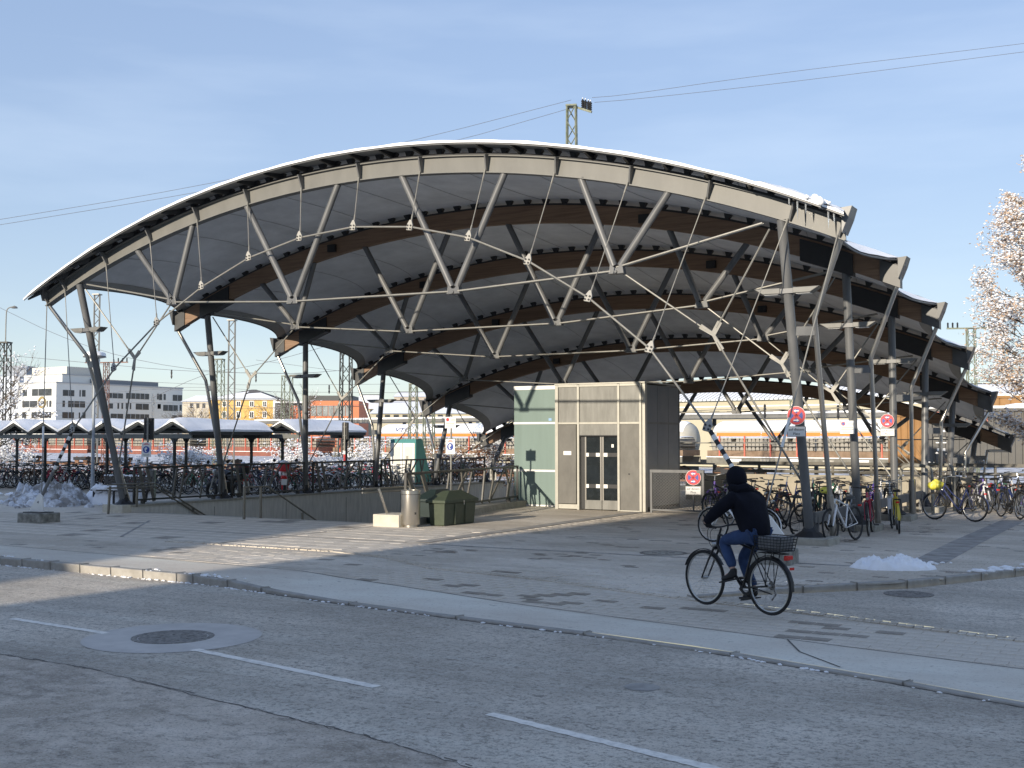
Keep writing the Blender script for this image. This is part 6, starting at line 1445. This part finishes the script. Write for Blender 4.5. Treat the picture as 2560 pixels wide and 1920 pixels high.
# ------------------------------------------------------------------ containers on the near track at the right
def container(label, x0, x1, yt, yb, D, m, rib=.28):
    a, c = at_D(x0, 1094, D), at_D(x1, 1094, D); L = (c-a).length/abs(cos(YAW-.0))*0+ (c-a).length; t = thing('container', label, 'container', (a.x, a.y, zpx(yb, D)), YAW*.55)
    L *= 1.06; H = zpx(yt, D)-zpx(yb, D)
    b = MB(); P = []; n = int(L/rib)
    for i in range(n+1):
        x = i*L/n
        for dx, y in ((0, 0), (.09, 0), (.12, .05), (.21, .05)): P.append((min(L, x+dx), y))
    vs = [(x, y, .15) for x, y in P]+[(x, y, H-.12) for x, y in P]; k = len(P)
    b._a(vs, [[i, i+1, k+i+1, k+i] for i in range(k-1)]); b.build('corrugated_wall', m, t)
    MB().box((L/2, 1.25, H/2), (L, 2.35, H-.02)).build('core', m, t)
    for z in (.07, H-.06): MB().box((L/2, -.01, z), (L+.04, .12, .14)).build('rail', m, t)
    for x in (.05, L-.05): MB().box((x, -.015, H/2), (.12, .13, H)).build('corner_post', m, t)
    MB().box((L/2, 1.2, H+.06), (L, 2.5, .12)).build('snow_cover', M_snow, t); return t, L, H
M_cgr = mat('container_grey', (.115, .11, .10), .6, var=.1, scale=1.2); M_cbr = mat('container_brown', (.30, .155, .05), .6, var=.12, scale=1.5)
t, L, H = container('dark grey container with white markings under the canopy right end', 2323, 2537, 1022, 1168, 52, M_cgr)
o = link('lettering', text_mesh('55', .36, M_white, .004), t, loc=(.85, -.03, H*.72), rot=(pi/2, 0, 0))
for i, (x, z, w, h) in enumerate(((.35, .80, .5, .06), (.35, .74, .42, .05), (.5, .62, .6, .09), (.45, .5, .5, .07), (.5, .42, .45, .05), (2.6, .47, .5, .16), (.5, .30, .35, .12))): MB().box((x, -.025, z*H), (w, .008, h)).build('painted_mark', M_conc if i % 2 else M_white, t)
for i, (x, z) in enumerate(((.30, .93), (2.35, .80))): MB().box((x, -.025, z*H), (.26, .008, .36)).build('hazard_label', M_refl if 0 else mat('faded_red', (.45, .18, .14), .6), t)
MB().box((L/2, -.02, H*.52), (L, .05, .05)).build('middle_rail', M_dark, t)
t, L, H = container('brown container with a blue and yellow painted patch at the right edge', 2539, 2860, 1015, 1168, 52, M_cbr)
me = smooth(lumps(60, 10, (.55, .04), .9, .25, .45)); 
b = MB().prism([(.15, .4), (.7, .2), (1.3, .3), (1.6, .9), (1.3, 1.6), (.7, 1.75), (.2, 1.4), (.02, .9)], .012, R=facing((0, -1, 0)), c=(.05, -.022, .1)); b.build('graffiti_patch', mat('graffiti_blue', (.07, .33, .50), .6, scale=3, col2=(.12, .45, .6)), t)
b = MB().prism([(.25, .75), (.45, .55), (1.1, .5), (1.45, .9), (1.2, 1.5), (.75, 1.6), (.55, 1.15), (.3, 1.05)], .012, R=facing((0, -1, 0)), c=(.15, -.036, .1)); b.build('graffiti_patch', mat('graffiti_yellow', (.75, .55, .04), .6, scale=3, col2=(.82, .68, .15)), t)
t, L, H = container('brown box wagon end showing left of the grey container', 2230, 2322, 1035, 1168, 56, M_cbr)
t, L, H = container('tall brown box wagon above the canopy tip', 2440, 2760, 990, 1100, 70, M_cbr, .6)
# ------------------------------------------------------------------ masts and wires
def lattice(label, x, ytop, D, w0, w1, m, arm=None, zbot=-1.3, ladder=False, name='catenary_mast'):
    p = at_D(x, 1094, D); zt_ = zpx(ytop, D); t = thing(name, label, 'mast', (p.x, p.y, zbot), YAW*.7); H = zt_-zbot
    th = .05 if not ladder else .07
    cs = [(-1, -1), (1, -1), (1, 1), (-1, 1)] if not ladder else [(-1, 0), (1, 0)]
    wf = lambda z: lerp(w0, w1, z/H)/2
    for sx, sy in cs: MB().tube([(sx*wf(0), sy*wf(0), 0), (sx*wf(H), sy*wf(H), H)], th, 4).build('leg', m, t)
    n = max(6, int(H/(w0*1.05)))
    faces = [((-1, -1), (1, -1)), ((1, -1), (1, 1)), ((1, 1), (-1, 1)), ((-1, 1), (-1, -1))] if not ladder else [((-1, 0), (1, 0))]
    for a, c in faces:
        pts = []
        for i in range(n+1):
            q = a if i % 2 == 0 else c; z = H*i/n; pts.append((q[0]*wf(z), q[1]*wf(z), z))
        MB().tube(pts, th*.62, 4).build('lacing', m, t)
    MB().box((0, 0, H), (w1+.12, w1+.12, .08)).build('cap', m, t)
    if arm:
        for side, L_, zz in arm:
            MB().beam((0, 0, H+zz), (side*L_, 0, H+zz), .10, .12).build('arm', m, t)
            for q in (.55, .75, .95):
                MB().lathe([(.03, 0), (.09, .05), (.05, .1), (.09, .15), (.05, .2), (.09, .25), (.05, .3), (.09, .35), (.03, .45)], (side*L_*q, 0, H+zz+.05), 10).build('insulator', M_dark, t)
    return t
D0 = 58; p = at_D(1431, 1094, D0); tm_ = lattice('green lattice mast with an insulator arm rising behind the canopy crest', 1431, 256, D0, .75, .44, M_mast)
Hm = zpx(256, D0)+1.3; MB().beam((.2, 0, Hm-.05), (1.05, -.35, Hm-.45), .09, .10).build('arm', M_mast, tm_)
for q in (.45, .62, .8, .93): MB().lathe([(.03, 0), (.09, .04), (.05, .10), (.09, .15), (.05, .2), (.09, .26), (.05, .3), (.09, .36), (.02, .48)], (.2+.85*q, -.35*q, Hm-.05-.4*q+.05), 10).build('insulator', M_dark, tm_); MB().lathe([(.001, -.04), (.05, 0), (.001, .05)], (.2+.85*q, -.35*q, Hm-.05-.4*q+.56), 8).build('snow_cap', M_snow, tm_)
lattice('dark lattice mast at the far left edge', 9, 856, 70, .62, .46, M_mastd)
p = at_D(9, 1094, 70); sl_ = thing('street_lamp', 'slender street lamp on top of the far left lattice mast', 'street lamp', (p.x, p.y, zpx(856, 70)), YAW)
MB().tube(chaikin([(0, 0, 0), (0, 0, 1.7), (.05, 0, 2.1), (.45, 0, 2.2)]), .035, 8).build('pole', M_rod, sl_, smooth=True); MB().lathe([(.001, .08), (.14, .02), (.2, -.06), (.16, -.09), (.001, -.1)], (.5, 0, 2.18), 12).build('lamp_head', M_rod, sl_, smooth=True)
ml = [('grey ladder mast behind the first left column', 237, 735, 85, .42, .42, M_rod, None, True), ('small red-brown lattice mast with a cross arm above the office block', 263, 906, 130, .6, .45, mat('mast_brown', (.19, .10, .075), .7), [(1, 2.6, 0), (-1, 2.6, 0)], False), ('pale green lattice mast behind the second left column', 546, 898, 105, .8, .7, M_mast, None, False),
  ('grey ladder mast right of the second left column', 577, 800, 90, .55, .5, M_rod, None, True), ('short green lattice mast left of the third left column', 717, 940, 110, .9, .8, M_mast, None, False), ('large lattice mast in front of the orange building', 864, 870, 75, .75, .6, M_mastd, None, False), ('pale lattice mast right of the fourth left column', 1033, 960, 95, .7, .55, M_mast, None, False), ('short lattice mast near the fifth left column', 1072, 1015, 80, .7, .65, M_mast, None, False), ('T shaped mast beyond the right end of the canopy', 2432, 820, 95, .75, .6, M_mast, [(1, 1.9, 0), (-1, 1.9, 0)], False), ('green mast behind the third right column', 1985, 1000, 92, .6, .5, M_mast, None, False)]
for l, x, y, D, w0, w1, m, arm, lad in ml: lattice(l, x, y, D, w0, w1, m, arm, ladder=lad)
p = at_D(759, 1094, 95); t = thing('signal_pole', 'thin pale pole left of the orange building', 'mast', (p.x, p.y, -1.3)); MB().tube([(-.1, 0, 0), (-.1, 0, zpx(870, 95)+1.3)], .06, 6).build('pole', M_mast, t); MB().tube([(.2, 0, 0), (.2, 0, zpx(905, 95)+1.3)], .05, 6).build('pole', M_mast, t)
def wire(label, pts, D, r=.018, ins=()):
    P = [at_D(x, y, D) for x, y in pts]; t = thing('overhead_wire', label, 'wire', P[0], 0, 'overhead wires')
    Q = chaikin([q-P[0] for q in P], 2); MB().tube(Q, r, 4).build('cable', M_wire, t)
    for x, y in ins:
        q = at_D(x, y, D)-P[0]; MB().lathe([(.02, 0), (.09, -.1), (.06, -.2), (.09, -.3), (.06, -.5), (.09, -.7), (.02, -.9)], q, 8).build('insulator', M_dark, t)
wire('upper of the two long wires from the left edge to the crest mast', [(-400, 612), (0, 549), (460, 473), (1000, 361), (1428, 250)], D0, .011); wire('lower of the two long wires from the left edge to the crest mast', [(-400, 626), (0, 562), (470, 486), (1060, 376), (1428, 270)], D0, .011)
wire('upper of the two long wires from the crest mast to the right edge', [(1480, 244), (1560, 238), (1900, 188), (2560, 109), (2900, 66)], D0, .011); wire('lower of the two long wires from the crest mast to the right edge', [(1486, 256), (1600, 247), (2000, 203), (2560, 129), (2900, 88)], D0, .011)
wire('wire sloping down from the upper left edge behind the first column', [(-50, 745), (190, 862), (435, 922), (700, 938), (930, 920)], 112, .02, [(429, 924)]); wire('wire level above the white office block', [(-30, 884), (200, 905), (470, 930), (760, 934)], 116, .02, [(640, 934)])
wire('wire rising to the right behind the third left column', [(380, 995), (520, 930), (640, 915), (870, 850)], 108, .02); wire('level wire above the yellow house roof', [(270, 950), (560, 964), (1000, 960)], 114, .016, [(823, 962)]); wire('lower level wire above the yellow house', [(380, 974), (700, 980), (1050, 982)], 118, .016)
wire('wire across the windows of the office block', [(-40, 1007), (220, 1008), (460, 1006), (700, 1020)], 105, .02); wire('faint wire just above the office parapet', [(250, 985), (470, 963), (760, 985)], 120, .014); wire('wire above the orange building', [(560, 1021), (720, 1022), (1100, 1000)], 122, .016); wire('high wire behind the fourth left column', [(640, 900), (900, 935), (1120, 950)], 110, .016)
wire('upper wire over the cream station building', [(1640, 1032), (1830, 1022), (2000, 1024), (2290, 1044)], 70, .016, [(1912, 1010), (2095, 1012)]); wire('lower wire over the cream station building', [(1640, 1036), (1960, 1038), (2290, 1030)], 72, .016)
for i, (y0, y1) in enumerate(((868, 872), (905, 900), (932, 934), (950, 955))): wire(('topmost', 'second', 'third', 'lowest')[i]+' of the level wires between canopy tip and snowy tree', [(2330, y0), (2480, (y0+y1)/2+2), (2700, y1)], 100, .018)
# ------------------------------------------------------------------ trees and shrubs
def leafmesh(rr, centers, n, sx, sz, up=.0):
    V, F = [], []
    for _ in range(n):
        c, r = rr.choice(centers); p = Vector(c)+Vector((rr.gauss(0, r), rr.gauss(0, r), rr.gauss(0, r*.9)))
        a = Vector((rr.uniform(-1, 1), rr.uniform(-1, 1), rr.uniform(-.6, .6))).normalized(); b = a.cross(Vector((rr.uniform(-1, 1), rr.uniform(-1, 1), rr.uniform(-1, 1)))).normalized()
        s = rr.uniform(.6, 1.3); o = len(V); V += [p-a*sx*s, p+b*sz*s, p+a*sx*s, p-b*sz*s*.8]; F.append([o, o+1, o+2, o+3])
    return V, F
def mesh_from(name, V, F, m):
    me = bpy.data.meshes.new(name); me.from_pydata([tuple(v) for v in V], [], F); me.materials.append(m); return me
def blobs(rr, pts, r0, r1):
    V, F = [], []
    base = [(1, 0, 0), (-1, 0, 0), (0, 1, 0), (0, -1, 0), (0, 0, .8), (0, 0, -.5)]; fs = [(0, 2, 4), (2, 1, 4), (1, 3, 4), (3, 0, 4), (2, 0, 5), (1, 2, 5), (3, 1, 5), (0, 3, 5)]
    for p in pts:
        r = rr.uniform(r0, r1); o = len(V); q = rr.uniform(0, 6)
        for x, y, z in base: V.append((p[0]+(x*cos(q)-y*sin(q))*r*rr.uniform(.8, 1.6), p[1]+(x*sin(q)+y*cos(q))*r*rr.uniform(.8, 1.4), p[2]+z*r))
        F += [[o+i for i in f] for f in fs]
    return V, F
def branches(rr, root, d, L, r, depth, out, tips, spread=.5, droop=0.):
    pts = [Vector(root)]; d = Vector(d).normalized(); n = 4
    for i in range(n):
        d = (d+Vector((rr.gauss(0, .12), rr.gauss(0, .12), rr.gauss(0, .08)-droop))).normalized(); pts.append(pts[-1]+d*L/n)
    out.append((pts, r)); tips += pts[1:]
    if depth == 0: return
    for i in range(rr.randint(3, 5)):
        k = rr.uniform(.35, 1); j = min(n-1, int(k*n)); p = pts[j].lerp(pts[j+1], k*n-j if k < 1 else 1)
        nd = (d+Vector((rr.gauss(0, spread), rr.gauss(0, spread), rr.gauss(.1, spread*.6)))).normalized(); branches(rr, p, nd, L*rr.uniform(.5, .75), r*.55, depth-1, out, tips, spread, droop)
# snow laden tree at the right edge (crown with tan leaves, tapering top)
p = at_D(2632, 1094, 38); tr_ = thing('tree', 'tall tree at the right edge with tan leaves loaded with snow', 'tree', (p.x, p.y, 0)); rr = random.Random(8); px = 38/F_PX
MB().tube([(0, 0, 0), (.05, 0, 2), (0, .05, 6), (.05, 0, 12)], [.2, .16, .10, .02], 10).build('trunk', M_bark, tr_, smooth=True)
limbs, tips = [], []
for i in range(64):
    z = lerp(1.7, 12.2, (i+.5)/64); q = i*2.4; wz = 2.45*min(1, (z-.8)/2.2)*max(.10, (1-((z-4.0)/9.2)**1.5 if z > 4 else 1)); L = wz*.80
    branches(rr, (0, 0, z-.5), (cos(q), sin(q), .55), L, .03, 2, limbs, tips, .42, .0)
b = MB()
for pts, r in limbs: b.tube(pts, [r, r*.8, r*.6, r*.45, r*.3], 4, caps=False)
b.build('limbs', M_bark, tr_)
cen = [(tuple(t_), .10) for t_ in tips]
link('crown', mesh_from('crown', *leafmesh(rr, cen, 30000, .048, .028), M_leaf), tr_)
link('crown_snow', mesh_from('crown_snow', *blobs(rr, [(t_.x+rr.gauss(0, .10), t_.y+rr.gauss(0, .10), t_.z+rr.gauss(.02, .09)) for t_ in rr.choices(tips, k=19000)], .016, .056), M_snow), tr_)
def shrub(label, x0, x1, yt, yb, D, rust=False, snow=1., bare=False, seed=1):
    a, c = at_D(x0, 1094, D), at_D(x1, 1094, D); w = (c-a).length; zt_, z0 = zpx(yt, D), max(-.1, zpx(yb, D)-.8); rr = random.Random(seed)
    t = thing('shrub', label, 'shrub', ((a.x+c.x)/2, (a.y+c.y)/2, z0), YAW); H = zt_-z0; limbs, tips = [], []
    n = max(6, int(w*5))
    for i in range(n):
        x = rr.uniform(-w/2, w/2)*.8; hh = H*rr.uniform(.55, .95)*(1-.35*abs(2*x/w)**2)
        branches(rr, (x, rr.uniform(-.5, .5), 0), (rr.gauss(0, .3), rr.gauss(0, .3), 1), hh*.86, .016, 2, limbs, tips, .6, .02)
    tips = [q for q in tips if abs(q.x) < w*.56 and q.z < H*1.02]
    b = MB()
    for pts, r in limbs: b.tube(pts, [r, r*.8, r*.65, r*.5, r*.4], 3, caps=False)
    b.build('twigs', M_twig, t)
    if rust: link('leaves', mesh_from('leaves', *leafmesh(rr, [(tuple(q), .12) for q in tips], int(900*w), .05, .03), M_rleaf), t)
    link('snow', mesh_from('snow', *blobs(rr, [(q.x+rr.gauss(0, .06), q.y+rr.gauss(0, .06), q.z+.02) for q in rr.choices(tips, k=int(snow*580*w*max(.6, H/2)))], .018, .058), M_snow), t)
    return t
shrub('snow covered shrub behind the zigzag shelter at the far left', -40, 95, 1096, 1150, 56, seed=2); shrub('snowy shrub just right of the leaning first left column', 292, 350, 1104, 1150, 54, seed=3); shrub('wide snowy shrub behind the mask sign and second left column', 385, 548, 1098, 1150, 54, seed=4)
shrub('large rounded snowy shrub left of the third left column', 655, 772, 1094, 1165, 54, seed=5); shrub('snowy shrub left of the teal cabinet', 868, 985, 1096, 1170, 58, seed=6); shrub('rusty leaved snowy hedge beyond the right stair railing', 1070, 1300, 1112, 1195, 50, rust=True, snow=.8, seed=7); shrub('low snowy bush between the railing bays', 770, 870, 1130, 1175, 56, seed=8)
shrub('withered weeds behind the right columns', 2300, 2430, 1130, 1195, 36, rust=False, snow=.05, seed=9)
def baretree(label, x, yt, D, sp, seed, snow, z0=-1.3):
    p = at_D(x, 1094, D); H = zpx(yt, D)-z0; rr = random.Random(seed); t = thing('bare_tree', label, 'tree', (p.x, p.y, z0)); limbs, tips = [], []
    MB().tube([(0, 0, 0), (.1, 0, H*.3), (0, 0, H*.6)], [H*.022, H*.017, H*.009], 8).build('trunk', M_bark, t)
    for i in range(14):
        q = i*2.4; branches(rr, (0, 0, H*lerp(.25, .6, i/14)), (cos(q)*sp, sin(q)*sp, .9), H*.30, H*.006, 3, limbs, tips, .45)
    b = MB()
    for pts, r in limbs: b.tube(pts, [r, r*.8, r*.6, r*.5, r*.35], 3, caps=False)
    b.build('limbs', M_twig, t)
    if snow: link('snow', mesh_from('snow', *blobs(rr, rr.choices(tips, k=snow), H*.004, H*.011), M_snow), t)
baretree('bare tree with snowy branches reaching in from the left edge', -25, 880, 48, 1.1, 3, 900, -.1); baretree('bare tree between the pale house and the yellow house', 494, 1000, 260, .8, 4, 200); baretree('bare tree left of the orange building', 700, 985, 200, 1., 5, 200); baretree('bare bushy tree above the dark flat roof', 745, 975, 195, 1., 6, 200); baretree('small bare tree in front of the yellow house', 600, 1020, 240, .9, 7, 60); baretree('bare tree in front of the white office block right end', 445, 1020, 240, .9, 8, 60)
